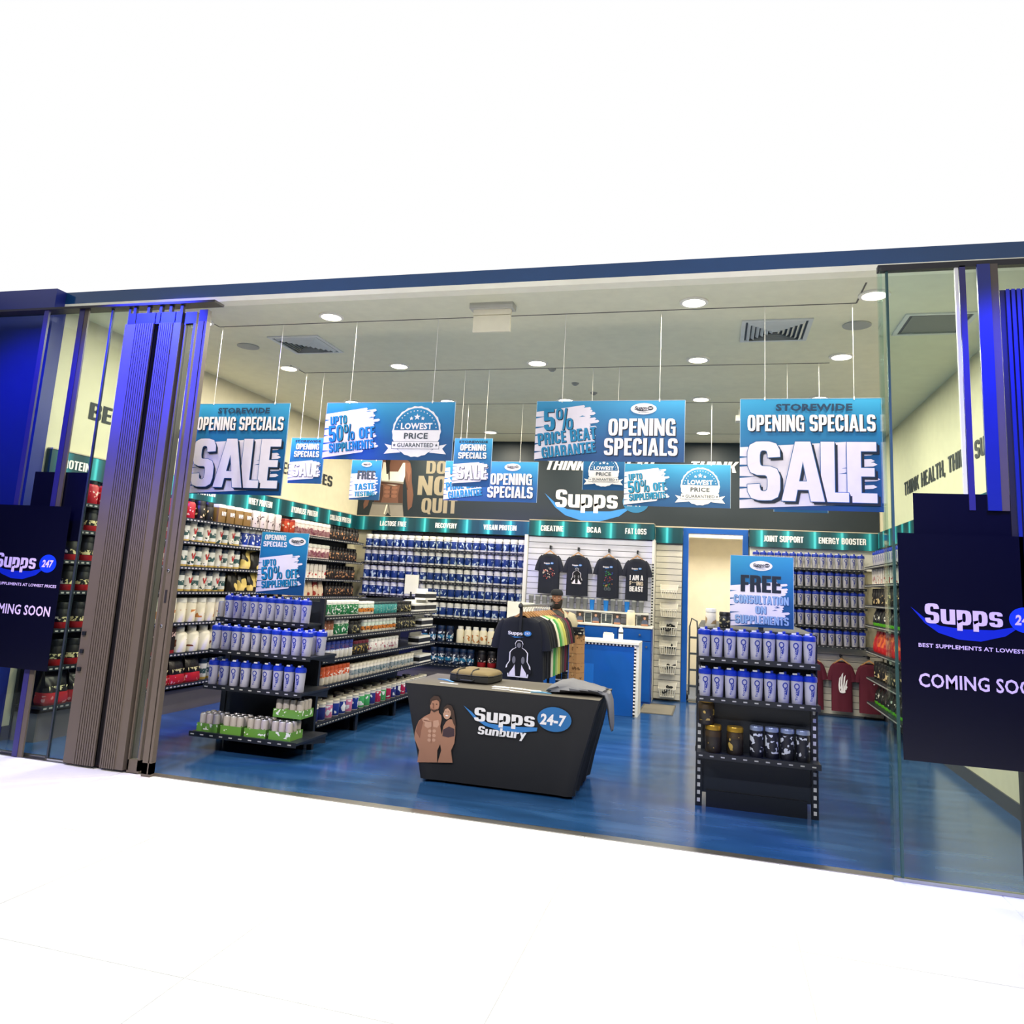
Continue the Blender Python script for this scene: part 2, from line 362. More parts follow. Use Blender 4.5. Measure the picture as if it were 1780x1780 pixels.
def logo(P, x, z, wd, mt, ms, me, mo, layer=1, num='247', dark_el=True, small=False):
    """swoosh + word + oval number; x,z = lower left of the word, wd = full width"""
    tw = wd*.70; th = wd*.20
    P.poly([(x-wd*.13, z+th*.78), (x+wd*.02, z+th*.15), (x+wd*.14, z-th*.10), (x+wd*.35, z-th*.20), (x+wd*.62, z-th*.16), (x+wd*.86, z+th*.12),
            (x+wd*.72, z-th*.42), (x+wd*.5, z-th*.75), (x+wd*.3, z-th*.72), (x+wd*.12, z-th*.45), (x, z-th*.02)], ms, layer)
    P.ell(x+wd*.90, z+th*.42, wd*.145, th*.62, me, layer+1)
    P.text('Supps', x, z, tw, th, mt, layer+2)
    P.text(num, x+wd*.81, z+th*.15, wd*.18, th*.52, mo, layer+2, shear=.12, bold=.04, reg=True)
    return P

# ------------------------------------------------------------ placing repeated goods
PROTO = {}
def place(kind, builder, loc, rz, label, cat, group):
    if kind not in PROTO:
        o = builder(); PROTO[kind] = o
    else: o = copy_tree(PROTO[kind])
    o.location = loc; o.rotation_euler = (0, 0, rz); tag(o, label, cat, group); return o
def row(kind, builder, pts, rz, desc, where, cat, side='left', jit=.06):
    g = desc+'s '+where
    for i, p in enumerate(pts):
        lab = f'{ordn(i+1)} {desc} from the {side}, {where}' if len(pts) > 1 else f'{desc}, {where}'
        place(kind, builder, p, rz+random.uniform(-jit, jit), lab, cat, g)
def linepts(a, b, n, fx=None):
    return [tuple(a[k]+(b[k]-a[k])*((i+.5)/n) for k in range(3)) for i in range(n)]

def tubby(name, r, h, lid_h, body, lidm, neck=.9, n=14, sq=0, sy=1, lidr=1.0, body_mats=None):
    def f():
        b = MB(); hb = h-lid_h
        b.lathe([(r*.9, 0), (r, h*.05), (r, hb*.88), (r*neck, hb*.97), (r*neck, hb)], body, n, sq=sq, sy=sy)
        o = b.obj(name, smooth=True)
        l = MB(); lr = r*lidr
        l.lathe([(lr, hb), (lr, hb+lid_h*.7), (lr*.93, h), ], lidm, n, sq=sq if lidr > .9 else 0, sy=sy)
        l.obj('lid', o, smooth=True); return o
    return f
def jugb(name, r, h, body, lidm, lid_h=.03, shoulder=.72, nk=.5):
    def f():
        b = MB(); b.lathe([(r*.92, 0), (r, h*.04), (r, h*shoulder), (r*.85, h*(shoulder+.08)), (r*nk, h*(shoulder+.15)), (r*nk, h-lid_h)], body, 14, sy=.85)
        o = b.obj(name, smooth=True)
        l = MB(); l.lathe([(r*nk*1.15, h-lid_h*1.2), (r*nk*1.15, h-.004), (r*nk, h)], lidm, 12); l.obj('lid', o, smooth=True); return o
    return f
def cartonb(name, wx, dy, h, body, topm=None):
    def f():
        b = MB(); b.box(-wx/2, wx/2, -dy/2, dy/2, 0, h, body); o = b.obj(name); bevel(o, .002, 1)
        l = MB(); l.box(-wx/2, wx/2, -dy/2, -dy/2+.004, h, h+.012, topm or body); l.obj('flap', o); return o
    return f
def pouchb(name, wx, h, body, text=None, tm=None):
    def f():
        b = MB(); rings = []
        for k, (fx, fd, fz) in enumerate([(1, .30, 0), (1.0, .36, .12), (.98, .30, .4), (.97, .2, .68), (.95, .10, .86), (.96, .02, .95), (.97, .012, 1)]):
            ring = []
            for a in range(16):
                t = 2*pi*a/16+pi/16; c, d = cos(t), sin(t); q = (abs(c)**4+abs(d)**4)**-.25
                ring.append((wx/2*fx*c*q, wx*fd*d*q+.006*sin(a*2.1+k), h*fz+(0.008*sin(a*1.7+k*2) if 0 < k < 6 else 0)))
            rings.append(ring)
        b.loft(rings, body); o = b.obj(name, smooth=True)
        if text:
            P = Print(); P.text(text, -wx*.40, h*.40, wx*.8, h*.15, tm, 1, bold=.04); q = P.obj('lettering', o, (0, -wx*.325, 0)); q.rotation_euler = (-.12, 0, 0)
        return o
    return f

SHB = frosted('shaker_frost', (192, 192, 206), .18); SHL = mat('shaker_lid_blue', (20, 50, 165), .3); SHP = mat('shaker_print', (16, 44, 140), .5)
def shaker_print(r0, r1, z0, z1, h):
    P = Print()
    n = 18; ring = []
    cz = h*.72; rr = r0*.44
    vs = []; fs = []
    for i in range(n):
        t = 2*pi*i/n; vs += [(rr*cos(t), cz+rr*sin(t)*1.15), (rr*.62*cos(t), cz+rr*.62*sin(t)*1.15)]
    for i in range(n): fs.append((2*i, 2*((i+1) % n), 2*((i+1) % n)+1, 2*i+1))
    P.pts(vs, fs, SHP, 0)
    P.poly([(rr*.75, cz-rr*.7), (rr*.95, cz-rr*1.8), (rr*.6, cz-rr*3.2), (-rr*.4, cz-rr*4.4), (rr*.1, cz-rr*3.2), (rr*.3, cz-rr*1.8)], SHP, 0)
    tv, tf, _ = text_geo('Supps', .05)
    P.pts([(rr*.55-b*rr*1.15-.001, cz-rr*1.1-(1-a)*rr*3.9) for a, b in tv], tf, SHP, 0)
    for i, (x, y, z) in enumerate(P.b.v):
        R_ = r1+(r0-r1)*(z/h)+.0012; P.b.v[i] = (x, -math.sqrt(max(R_*R_-x*x, 0)), z)
    return P
def shaker():
    h = .178; r0 = .046; r1 = .037
    b = MB(); b.lathe([(r1, 0), (r1+.002, .004), (r0, h)], SHB, 18); o = b.obj('shaker_bottle', smooth=True)
    l = MB(); l.lathe([(r0+.003, h-.012), (r0+.004, h+.004), (r0+.001, h+.022), (r0*.8, h+.03)], SHL, 18); lid = l.obj('lid', o, smooth=True)
    c = MB(); c.lathe([(.012, h+.028), (.012, h+.046), (.01, h+.05)], SHL, 10, cx=.012); c.box(-.030, .002, -.008, .008, h+.03, h+.042, WHT); c.obj('flip_cap', lid)
    shaker_print(r0, r1, 0, h, h).b.obj('printed_logo', o); return o

# ============================================================ SETTING
XL, XR, YB, YF, HC = -6.03, 2.32, 12.2, 5.75, 3.94
def sbox(name, *a, m=WALLC): b = MB(); b.box(*a, m); return struct(b.obj(name))

# floor: blue vinyl with streaks
fm = bpy.data.materials.new('blue_vinyl'); fm.use_nodes = True
b_ = fm.node_tree.nodes['Principled BSDF']; b_.inputs['Roughness'].default_value = .18
tc = N(fm, 'ShaderNodeTexCoord'); mp = N(fm, 'ShaderNodeMapping'); mp.inputs['Scale'].default_value = (.8, 3.5, 1)
nz = N(fm, 'ShaderNodeTexNoise'); nz.inputs['Scale'].default_value = 1.6; nz.inputs['Detail'].default_value = 6
rp = ramp(fm, [(.3, (26, 62, 104)), (.5, (34, 74, 122)), (.7, (50, 90, 140))], False)
L = fm.node_tree.links; L.new(tc.outputs['Object'], mp.inputs[0]); L.new(mp.outputs[0], nz.inputs[0]); L.new(nz.outputs[0], rp.inputs[0]); L.new(rp.outputs[0], b_.inputs['Base Color'])
sbox('floor', -6.6, 2.9, 5.38, 14.6, -.1, 0, m=fm)
mfl = mat('mall_tile', (250, 250, 250), .35)
TW = 1.2
mf = MB(); mf.box(-8.0, 4.0, -3.0, 5.30, -.12, -.004, mat('tile_grout', (215, 215, 215), .8)); mall = struct(mf.obj('mall_floor'))
tm_ = MB(); tm_.box(.003, TW-.003, .003, TW-.003, -.004, 0, mfl); tme = tm_.mesh('tile')
for i in range(10):
    for j in range(6):
        t = bpy.data.objects.new('tile', tme); COL.objects.link(t); t.parent = mall; t.location = (-8+i*TW, 5.30-(j+1)*TW, 0)
b = MB(); b.box(-6.6, 2.9, 5.30, 5.38, -.1, .004, STEEL); struct(b.obj('trim_1'))
sbox('ceiling', -6.6, 2.9, YF, 12.4, HC, HC+.1, m=CEILC)
# shopfront bulkhead above the opening: cream soffit edge and dark reflective fascia
b = MB(); b.box(-6.6, 2.9, YF-.12, YF, HC, HC+.045, mat('bulkhead_edge', (255, 252, 232), .6)); struct(b.obj('trim_2'))
b = MB(); b.box(-6.6, 2.9, YF-.12, YF-.1, HC+.045, HC+.16, mat('bulkhead_dark', (14, 66, 118), .12)); struct(b.obj('trim_3'))
sbox('wall_left', XL-.12, XL, 5.67, 12.4, 0, HC)
sbox('wall_right', XR, XR+.12, 5.67, 12.4, 0, HC)
LB = mat('blue_light_tint', (30, 44, 130), .35)  # blue of the shopfront lighting put into the surface colour
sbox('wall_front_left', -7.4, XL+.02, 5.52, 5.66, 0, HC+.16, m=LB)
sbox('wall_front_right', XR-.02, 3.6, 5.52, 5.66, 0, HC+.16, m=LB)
# back wall with door opening
bw = MB(); bw.box(XL, -.44, YB, YB+.12, 0, HC, WALLC); bw.box(-.44, .44, YB, YB+.12, 2.55, HC, WALLC); bw.box(.44, XR, YB, YB+.12, 0, HC, WALLC); struct(bw.obj('wall_back'))
# store room behind
RM = mat('storeroom_paint', (228, 220, 200), .8)
sr = MB(); sr.box(-.9, -.8, YB+.12, 14.6, 0, 2.9, RM); sr.box(1.1, 1.2, YB+.12, 14.6, 0, 2.9, RM); sr.box(-.9, 1.2, 14.5, 14.6, 0, 2.9, RM); sr.box(-.9, 1.2, YB+.12, 14.6, 2.9, 3.0, RM)
struct(sr.obj('wall_storeroom'))
sr = MB(); sr.box(-.8, 1.1, 13.6, 13.9, 2.55, 2.9, mat('duct_paint', (205, 198, 180), .8)); struct(sr.obj('trim_4'))
lt = bpy.data.lights.new('storeroom_light', 'AREA'); lt.energy = 60; lt.size = .6; lt.color = (1, .93, .8)
lo = bpy.data.objects.new('storeroom_light', lt); COL.objects.link(lo); lo.location = (.2, 13.0, 2.8)
# blue door frame
df = MB(); df.box(-.48, -.40, YB-.06, YB+.12, 0, 2.59, BLUEP); df.box(.40, .48, YB-.06, YB+.12, 0, 2.59, BLUEP); df.box(-.40, .40, YB-.06, YB+.12, 2.51, 2.59, BLUEP)
struct(df.obj('door_1'))
# skirting
for nm, a in (('baseboard_left', (XL, XL+.015, 5.67, 12.2, 0, .12)), ('baseboard_right', (XR-.015, XR, 5.67, 12.2, 0, .12))): sbox(nm, *a, m=mat('skirting', (60, 62, 70), .5))
# ceiling shadow lines
JN = mat('shadow_joint', (105, 103, 98), .9)
for k, (x0, x1, y) in enumerate(((-4.76, 1.06, 6.27), (-4.76, 1.08, 7.92), (-4.7, .8, 9.54), (-5.9, 2.2, 11.5))):
    b = MB(); b.box(x0, x1, y-.006, y+.006, HC-.003, HC, JN); struct(b.obj('trim_%d' % (5+k)))
for k, (x, y0, y1) in enumerate(((-4.76, 5.85, 6.27), (1.06, 5.85, 6.27), (-4.76, 7.6, 7.92))):
    b = MB(); b.box(x-.006, x+.006, y0, y1, HC-.003, HC, JN); struct(b.obj('trim_%d' % (9+k)))
# mall enclosure (unseen), added to block world light: dark ceiling, opposite wall and sides
MD = mat('mall_dark_paint', (46, 46, 70), .8)
sbox('mall_ceiling', -8, 4.4, -3.2, 1.9, 4.4, 4.5, m=MD); sbox('wall_mall_back', -8, 4.4, -3.2, -3.0, 0, 4.5, m=MD)
sbox('wall_mall_left', -8.2, -8, -3.2, 5.66, 0, 4.5, m=MD); sbox('wall_mall_right', 4.0, 4.2, -3.2, 5.66, 0, 4.5, m=MD)
sbox('wall_mall_far_left', -8.2, -7.4, 5.52, 5.66, 0, 4.1, m=MD); sbox('wall_mall_far_right', 3.6, 4.2, 5.52, 5.66, 0, 4.1, m=MD)

# ------------------------------------------------------------ ceiling fittings
LED = mat('lamp_diffuser', (255, 244, 214), .5, emis=14)
def downlight(x, y, label):
    o = thing('ceiling_downlight', label, 'ceiling light', (x, y, HC), group='recessed ceiling downlights')
    if 'dl' not in PROTO:
        a = MB(); a.lathe([(.115, 0), (.115, -.012), (.09, -.016), (.09, 0)], mat('lamp_trim', (240, 238, 230), .5), 24)
        c = MB(); c.lathe([(.088, -.004), (.088, -.013), (.05, -.015)], LED, 24)
        PROTO['dl'] = (a.mesh('trim_ring', True), c.mesh('diffuser', True))
    for nm, me in zip(('trim_ring', 'diffuser'), PROTO['dl']):
        q = bpy.data.objects.new(nm, me); COL.objects.link(q); q.parent = o
    l = bpy.data.lights.new('downlight_lamp', 'AREA'); l.shape = 'DISK'; l.size = .18; l.energy = LAMP_W; l.color = (1, .90, .70)
    q = bpy.data.objects.new('downlight_lamp', l); COL.objects.link(q); q.location = (0, 0, -.03); q.parent = o
XS = [-4.84, -3.45, -1.86, -.19, 1.16]
cols_ = ['far left', 'left of centre', 'middle', 'right of centre', 'far right']
for j, (y, rn) in enumerate(((6.1, 'front row'), (7.7, 'second row'), (9.35, 'third row'), (11.38, 'row nearest the back wall'))):
    for i, x in enumerate(XS):
        if j == 0 and i == 2: continue
        downlight(x, y, f'bright round ceiling downlight, {rn}, {cols_[i]}')
def vent(x, y, s, label, flat=False):
    o = thing('air_vent', label, 'vent', (x, y, HC), group=None)
    fr = MB(); VM = mat('vent_white', (215, 220, 220), .5); t = .035
    for a in ((-s, s, -s, -s+t), (-s, s, s-t, s), (-s, -s+t, -s+t, s-t), (s-t, s, -s+t, s-t)): fr.box(a[0], a[1], a[2], a[3], -.012, 0, VM)
    fr.obj('frame', o)
    bk = MB(); bk.box(-s+t, s-t, -s+t, s-t, -.002, .0, mat('vent_dark', (70, 78, 85), .8)); bk.obj('backing', o)
    if flat:
        g = MB(); g.box(-s+.06, s-.06, -s+.06, s-.06, -.008, -.003, mat('vent_filter', (125, 128, 122), .9)); g.obj('filter_panel', o)
        return
    for k in range(6):
        r = s-t-.018-k*.038
        if r < .03: break
        q = MB()
        ring0 = [(-r, -r, -.004), (r, -r, -.004), (r, r, -.004), (-r, r, -.004)]; r2 = r-.022
        ring1 = [(-r2, -r2, -.026), (r2, -r2, -.026), (r2, r2, -.026), (-r2, r2, -.026)]; r3 = r2-.003
        ring2 = [(-r3, -r3, -.026), (r3, -r3, -.026), (r3, r3, -.026), (-r3, r3, -.026)]; r4 = r-.006
        ring3 = [(-r4, -r4, -.004), (r4, -r4, -.004), (r4, r4, -.004), (-r4, r4, -.004)]
        q.loft([ring0, ring1, ring2, ring3], VM, False, False); q.obj('louvre', o)
vent(-4.15, 6.88, .285, 'square louvred air vent in the ceiling above the left sale sign')
vent(.49, 6.87, .29, 'square louvred air vent in the ceiling above the right sale sign')
vent(1.75, 6.82, .27, 'square return air grille with grey filter near the right wall', True)
for x, y, lb in ((-4.84, 6.88, 'round flush ceiling speaker beside the left air vent'), (1.15, 6.8, 'round flush ceiling speaker between the two right ceiling grilles')):
    o = MB(); o.lathe([(.115, 0), (.115, -.008), (.105, -.01)], mat('speaker_grille', (170, 174, 170), .7), 26); tag(o.obj('ceiling_speaker', loc=(x, y, HC)), lb, 'speaker')
for x, y, lb in ((-1.75, 7.95, 'small white sprinkler head below the second row downlight'), (-1.6, 8.55, 'small smoke detector in the middle of the ceiling'), (-1.45, 9.0, 'tiny ceiling sensor disc nearer the back wall than the smoke detector')):
    o = MB(); o.lathe([(.045, 0), (.04, -.012), (.018, -.03)], mat('detector_grey', (150, 152, 148), .5), 14); tag(o.obj('ceiling_sensor', loc=(x, y, HC)), lb, 'sensor')
# blank rear of the exit sign
o = thing('exit_sign_box', 'cream box sign hanging at the front of the ceiling, blank side showing', 'sign', (-1.86, 5.98, HC))
a = MB(); a.box(-.19, .19, -.06, .06, -.05, 0, mat('box_grey', (190, 190, 182), .5)); a.obj('housing', o)
a = MB(); a.box(-.165, .165, -.02, .02, -.095, -.05, mat('box_cream', (246, 240, 214), .5)); a.obj('neck', o)
a = MB(); a.box(-.165, .165, -.012, .012, -.245, -.10, mat('box_cream', (246, 240, 214), .5)); a.obj('panel', o)
o = thing('security_camera', 'small white camera under the ceiling right of centre near the back', 'camera', (.28, 9.9, HC))
a = MB(); a.box(-.02, .02, -.02, .02, -.1, 0, WHT); a.obj('bracket', o); a = MB(); a.box(-.05, .05, -.09, .05, -.17, -.1, WHT); a.obj('body', o)

# ============================================================ SIGNS
def signbg(w_, h_): return gradmat(f'sign_print_{int(w_*100)}_{int(h_*100)}', 'Z', 0, h_, [(0, (14, 76, 132)), (.35, (16, 92, 150)), (.75, (30, 130, 184)), (1, (50, 155, 205))])
BRW = mat('brush_white', (242, 236, 248), .5)
def oval(P, cx, cz, rx):
    P.ell(cx, cz, rx, rx*.45, PW, 1); P.ell(cx+rx*.52, cz+rx*.04, rx*.23, rx*.17, PB, 2)
    P.text('Supps', cx-rx*.68, cz-rx*.08, rx*.95, rx*.28, PB, 2, bold=.04, shear=.2); P.text('247', cx+rx*.37, cz-rx*.03, rx*.3, rx*.14, PW, 3)
    P.poly([(cx-rx*.75, cz+rx*.05), (cx-rx*.5, cz-rx*.14), (cx, cz-rx*.2), (cx+rx*.5, cz-rx*.12), (cx, cz-rx*.13), (cx-rx*.5, cz-rx*.08)], PB, 2)
    P.text('BEST SUPPLEMENTS', cx-rx*.4, cz-rx*.3, rx*.8, rx*.05, PB, 2, reg=True)
def badge(P, cx, cz, r, bg):
    n = 44
    P.poly([(cx+r*(1.03 if i % 2 else 1.0)*sin(2*pi*i/n), cz+r*(1.03 if i % 2 else 1.0)*cos(2*pi*i/n)) for i in range(n)], PW, 1)
    P.poly([(cx+r*.94*cos(t), cz+r*.94*sin(t)) for t in [pi*.02+pi*.96*i/20 for i in range(21)]], bg, 2)
    for i in range(17):
        t = pi*(.06+.88*i/16)
        if abs(t-pi/2) < 2: P.ell(cx+r*.83*cos(t), cz+r*.83*sin(t), r*.025, r*.025, PW, 3, 6)
    P.star(cx, cz+r*.58, r*.14, PW, 3); P.star(cx-r*.24, cz+r*.52, r*.09, PW, 3); P.star(cx+r*.24, cz+r*.52, r*.09, PW, 3)
    P.text('LOWEST', cx-r*.66, cz+r*.08, r*1.32, r*.26, PW, 3, bold=.04, reg=True)
    P.text('PRICE', cx-r*.5, cz-r*.30, r*1.0, r*.24, PG, 3, bold=.03, reg=True)
    for s_ in (-1, 1):
        P.poly([(cx+s_*r*.9, cz-r*.58), (cx+s_*r*1.3, cz-r*.50), (cx+s_*r*1.13, cz-r*.68), (cx+s_*r*1.3, cz-r*.90), (cx+s_*r*.6, cz-r*.84)][::s_], PW, 1.5)
    P.rect(cx-r*1.0, cx+r*1.0, cz-r*.70, cz-r*.40, PG, 2.4); P.rect(cx-r*.985, cx+r*.985, cz-r*.685, cz-r*.415, PW, 3)
    P.text('GUARANTEED', cx-r*.76, cz-r*.63, r*1.52, r*.17, PG, 4, bold=.02, reg=True)
    P.star(cx-r*.88, cz-r*.55, r*.07, PG, 4); P.star(cx+r*.88, cz-r*.55, r*.07, PG, 4)
def sign(kind, x0, ztop, Y, w_, h_, label, wires=(), group=None):
    o = thing('hanging_sign' if wires else 'sign_board', label, 'sign', (x0, Y, ztop-h_), group=group)
    bg = signbg(w_, h_); bd = MB(); bd.box(0, w_, 0, .006, 0, h_, bg); bd.obj('board', o)
    ln = MB()
    e = .003
    for a in ((0, w_, h_-e, h_), (0, e, 0, h_), (w_-e, w_, 0, h_)): ln.box(a[0], a[1], -.001, .0, a[2], a[3], mat('board_edge', (190, 215, 235), .5))
    ln.obj('board_edge', o)
    def part(nm): return Print(), nm
    fy = -.002
    if kind == 'sale':
        P = Print(); brush(P, 0, w_*.98, 0, h_*.62, BRW, 1, .06, 3, bg); P.obj('brush_stroke', o, (0, fy, 0))
        P = Print(); P.text('STOREWIDE', w_*.26, h_*.885, w_*.54, h_*.065, mat('print_dark_blue', (24, 60, 92), .5), 2, bold=.04, reg=True); P.obj('lettering', o, (0, fy, 0))
        P = Print(); P.text('OPENING SPECIALS', w_*.055, h_*.70, w_*.90, h_*.15, PW, 3, bold=.05, shadow=PB, sd=.06); P.obj('lettering', o, (0, fy, 0))
        for i, ch in enumerate('SALE'):
            P = Print(); xx = (.055, .30, .575, .755)[i]; ww = (.235, .30, .19, .20)[i]
            P.text(ch, w_*xx, h_*.075, w_*ww, h_*.53, BRW, 7-i*.9, shadow=PB, sd=.05, outline=mat('print_outline', (30, 100, 165), .5), ol=.035); P.obj('lettering', o, (0, fy-.002, 0))
    elif kind == 'store':
        P = Print(); brush(P, 0, w_*.95, h_*.06, h_*.52, BRW, 1, .08, 5, bg); P.obj('brush_stroke', o, (0, fy, 0))
        P = Print(); P.text('STOREWIDE', w_*.12, h_*.90, w_*.76, h_*.05, PB, 2, bold=.04, reg=True); P.obj('lettering', o, (0, fy, 0))
        P = Print(); P.text('OPENING', w_*.16, h_*.74, w_*.68, h_*.13, PW, 3, bold=.05, shadow=PB, sd=.06); P.text('SPECIALS', w_*.12, h_*.575, w_*.74, h_*.13, PW, 3, bold=.05, shadow=PB, sd=.06); P.obj('lettering', o, (0, fy, 0))
        P = Print(); P.text('SALE', w_*.10, h_*.15, w_*.80, h_*.30, BRW, 3, bold=.08, shadow=PG, sd=.05, outline=PG, ol=.03); P.obj('lettering', o, (0, fy, 0))
    elif kind in ('h50', 'p50'):
        if kind == 'h50': bx, bw_, z0, zh = 0, w_*.44, h_*.02, h_*.92
        else: bx, bw_, z0, zh = 0, w_*.94, h_*.02, h_*.66
        P = Print(); brush(P, bx, bx+bw_, z0, z0+zh, BRW, 1, .14, 8, bg); P.obj('brush_stroke', o, (0, fy, 0))
        r_ = radians(6)
        P = Print(); P.text('UPTO', bx+bw_*.10, z0+zh*.63, bw_*.30, zh*.16, PC, 3, rot=r_, bold=.05, shadow=PB, sd=.06); P.obj('lettering', o, (0, fy, 0))
        P = Print(); P.text('50%', bx+bw_*.10, z0+zh*.30, bw_*.46, zh*.31, PC, 3, rot=r_, bold=.06, shadow=PB, sd=.05); P.text('OFF', bx+bw_*.64, z0+zh*.37, bw_*.28, zh*.21, PC, 3, rot=r_, bold=.06, shadow=PB, sd=.05); P.obj('lettering', o, (0, fy, 0))
        P = Print(); P.text('SUPPLEMENTS', bx+bw_*.12, z0+zh*.10, bw_*.80, zh*.17, PC, 3, rot=r_, bold=.05, shadow=PB, sd=.06); P.obj('lettering', o, (0, fy, 0))
        if kind == 'h50':
            P = Print(); badge(P, w_*.72, h_*.49, h_*.43, bg); P.obj('badge', o, (0, fy, 0))
        else:
            P = Print(); P.text('OPENING', w_*.08, h_*.87, w_*.45, h_*.085, PW, 3, bold=.05); P.text('SPECIALS', w_*.06, h_*.76, w_*.50, h_*.085, PW, 3, bold=.05); P.obj('lettering', o, (0, fy, 0))
            P = Print(); oval(P, w_*.77, h_*.86, w_*.18); P.obj('printed_logo', o, (0, fy, 0))
    elif kind == 'h5':
        P = Print(); brush(P, 0, w_*.44, h_*.02, h_*.96, BRW, 1, .14, 11, bg); P.obj('brush_stroke', o, (0, fy, 0)); r_ = radians(7)
        P = Print(); P.text('5%', w_*.06, h_*.50, w_*.20, h_*.36, PC, 3, rot=r_*.4, bold=.05, shadow=PB, sd=.04); P.obj('lettering', o, (0, fy, 0))
        P = Print(); P.text('PRICE BEAT', w_*.025, h_*.25, w_*.40, h_*.20, PC, 3, rot=r_, bold=.05, shadow=PB, sd=.05); P.obj('lettering', o, (0, fy, 0))
        P = Print(); P.text('GUARANTEE', w_*.055, h_*.04, w_*.37, h_*.18, PC, 3, rot=r_, bold=.05, shadow=PB, sd=.05); P.obj('lettering', o, (0, fy, 0))
        P = Print(); P.text('OPENING', w_*.50, h_*.42, w_*.44, h_*.28, PW, 3, bold=.06, shadow=PB, sd=.05); P.text('SPECIALS', w_*.475, h_*.10, w_*.48, h_*.28, PW, 3, bold=.06, shadow=PB, sd=.05); P.obj('lettering', o, (0, fy, 0))
        P = Print(); oval(P, w_*.73, h_*.86, w_*.085); P.obj('printed_logo', o, (0, fy, 0))
    elif kind == 'low':
        P = Print(); badge(P, w_*.5, h_*.36, w_*.36, bg); P.obj('badge', o, (0, fy, 0))
    elif kind == 'taste':
        P = Print(); brush(P, 0, w_*.94, h_*.03, h_*.72, BRW, 1, .1, 14, bg); P.obj('brush_stroke', o, (0, fy, 0))
        P = Print(); P.text('FREE', w_*.22, h_*.52, w_*.58, h_*.21, PG, 3, bold=.06, shadow=PB, sd=.05); P.obj('lettering', o, (0, fy, 0))
        P = Print(); P.text('TASTE', w_*.16, h_*.24, w_*.66, h_*.15, PC, 3, rot=.08, bold=.06, shadow=PB, sd=.05); P.text('TESTING', w_*.18, h_*.08, w_*.66, h_*.12, PC, 3, rot=.06, bold=.06, shadow=PB, sd=.05); P.obj('lettering', o, (0, fy, 0))
        P = Print(); oval(P, w_*.5, h_*.89, w_*.17); P.obj('printed_logo', o, (0, fy, 0))
    elif kind == 'consult':
        P = Print(); brush(P, 0, w_*.94, h_*.0, h_*.66, BRW, 1, .12, 19, bg); P.obj('brush_stroke', o, (0, fy, 0))
        P = Print(); P.text('FREE', w_*.17, h_*.49, w_*.63, h_*.23, PB, 4, bold=.07, outline=PG, ol=.05); P.obj('lettering', o, (0, fy, 0))
        cb = mat('print_mid_blue', (30, 85, 155), .5)
        P = Print()
        P.text('CONSULTATION', w_*.06, h_*.325, w_*.86, h_*.115, mat('print_pale_blue', (150, 185, 225), .5), 3, bold=.05, shadow=cb, sd=.07, outline=cb, ol=.04)
        P.text('ON', w_*.40, h_*.19, w_*.17, h_*.105, MATS['print_pale_blue'], 3, bold=.05, shadow=cb, sd=.07, outline=cb, ol=.04)
        P.text('SUPPLEMENTS', w_*.08, h_*.045, w_*.84, h_*.115, MATS['print_pale_blue'], 3, bold=.05, shadow=cb, sd=.07, outline=cb, ol=.04); P.obj('lettering', o, (0, fy, 0))
        P = Print(); oval(P, w_*.49, h_*.86, w_*.18); P.obj('printed_logo', o, (0, fy, 0))
    for xw in wires:
        t = MB(); t.tube([(xw-x0, .003, h_-.01), (xw-x0, .003, HC-(ztop-h_))], .0022, WHT, 5); t.tube([(xw-x0, .003, h_-.012), (xw-x0, .003, h_+.012)], .006, WHT, 6); t.obj('wire', o)
    return o
sign('sale', -4.93, 3.16, 6.27, 1.045, .88, 'large blue SALE sign at the front left beside the folded doors', (-4.72, -4.05))
sign('h50', -3.5, 3.16, 6.27, 1.26, .53, 'wide front-row sign, 50% off supplements with lowest price badge', (-3.27, -2.46))
sign('h5', -1.5, 3.16, 6.27, 1.25, .52, 'wide front-row sign, 5% price beat guarantee and opening specials', (-1.28, -.46))
sign('sale', .18, 3.165, 6.27, 1.045, .885, 'large blue SALE sign at the front right beside the glass edge', (.37, 1.03))
sign('store', -4.84, 3.15, 7.92, .44, .54, 'small upright storewide SALE sign behind and right of the big left one', (-4.73, -4.5))
sign('store', -2.81, 3.155, 7.92, .44, .54, 'small upright storewide SALE sign near the middle of the shop', (-2.74, -2.46))
sign('low', -1.36, 3.16, 7.92, .44, .55, 'small upright lowest price guaranteed sign half hidden above the wall logo', (-1.29, -1.01))
sign('low', .55, 3.16, 7.92, .5, .725, 'small upright sign mostly hidden behind the big right SALE sign', (.68, .98))
sign('taste', -4.86, 3.16, 9.54, .45, .55, 'small upright free taste testing sign left of the athlete poster', (-4.72, -4.5))
sign('h5', -3.49, 3.165, 9.54, 1.27, .53, 'wide rear sign, 5% price beat guarantee, partly behind the small SALE sign', (-3.22, -2.47))
sign('h50', -1.11, 3.16, 9.54, 1.28, .53, 'wide rear sign, 50% off supplements, in front of the wall logo', (-.9, -.06))

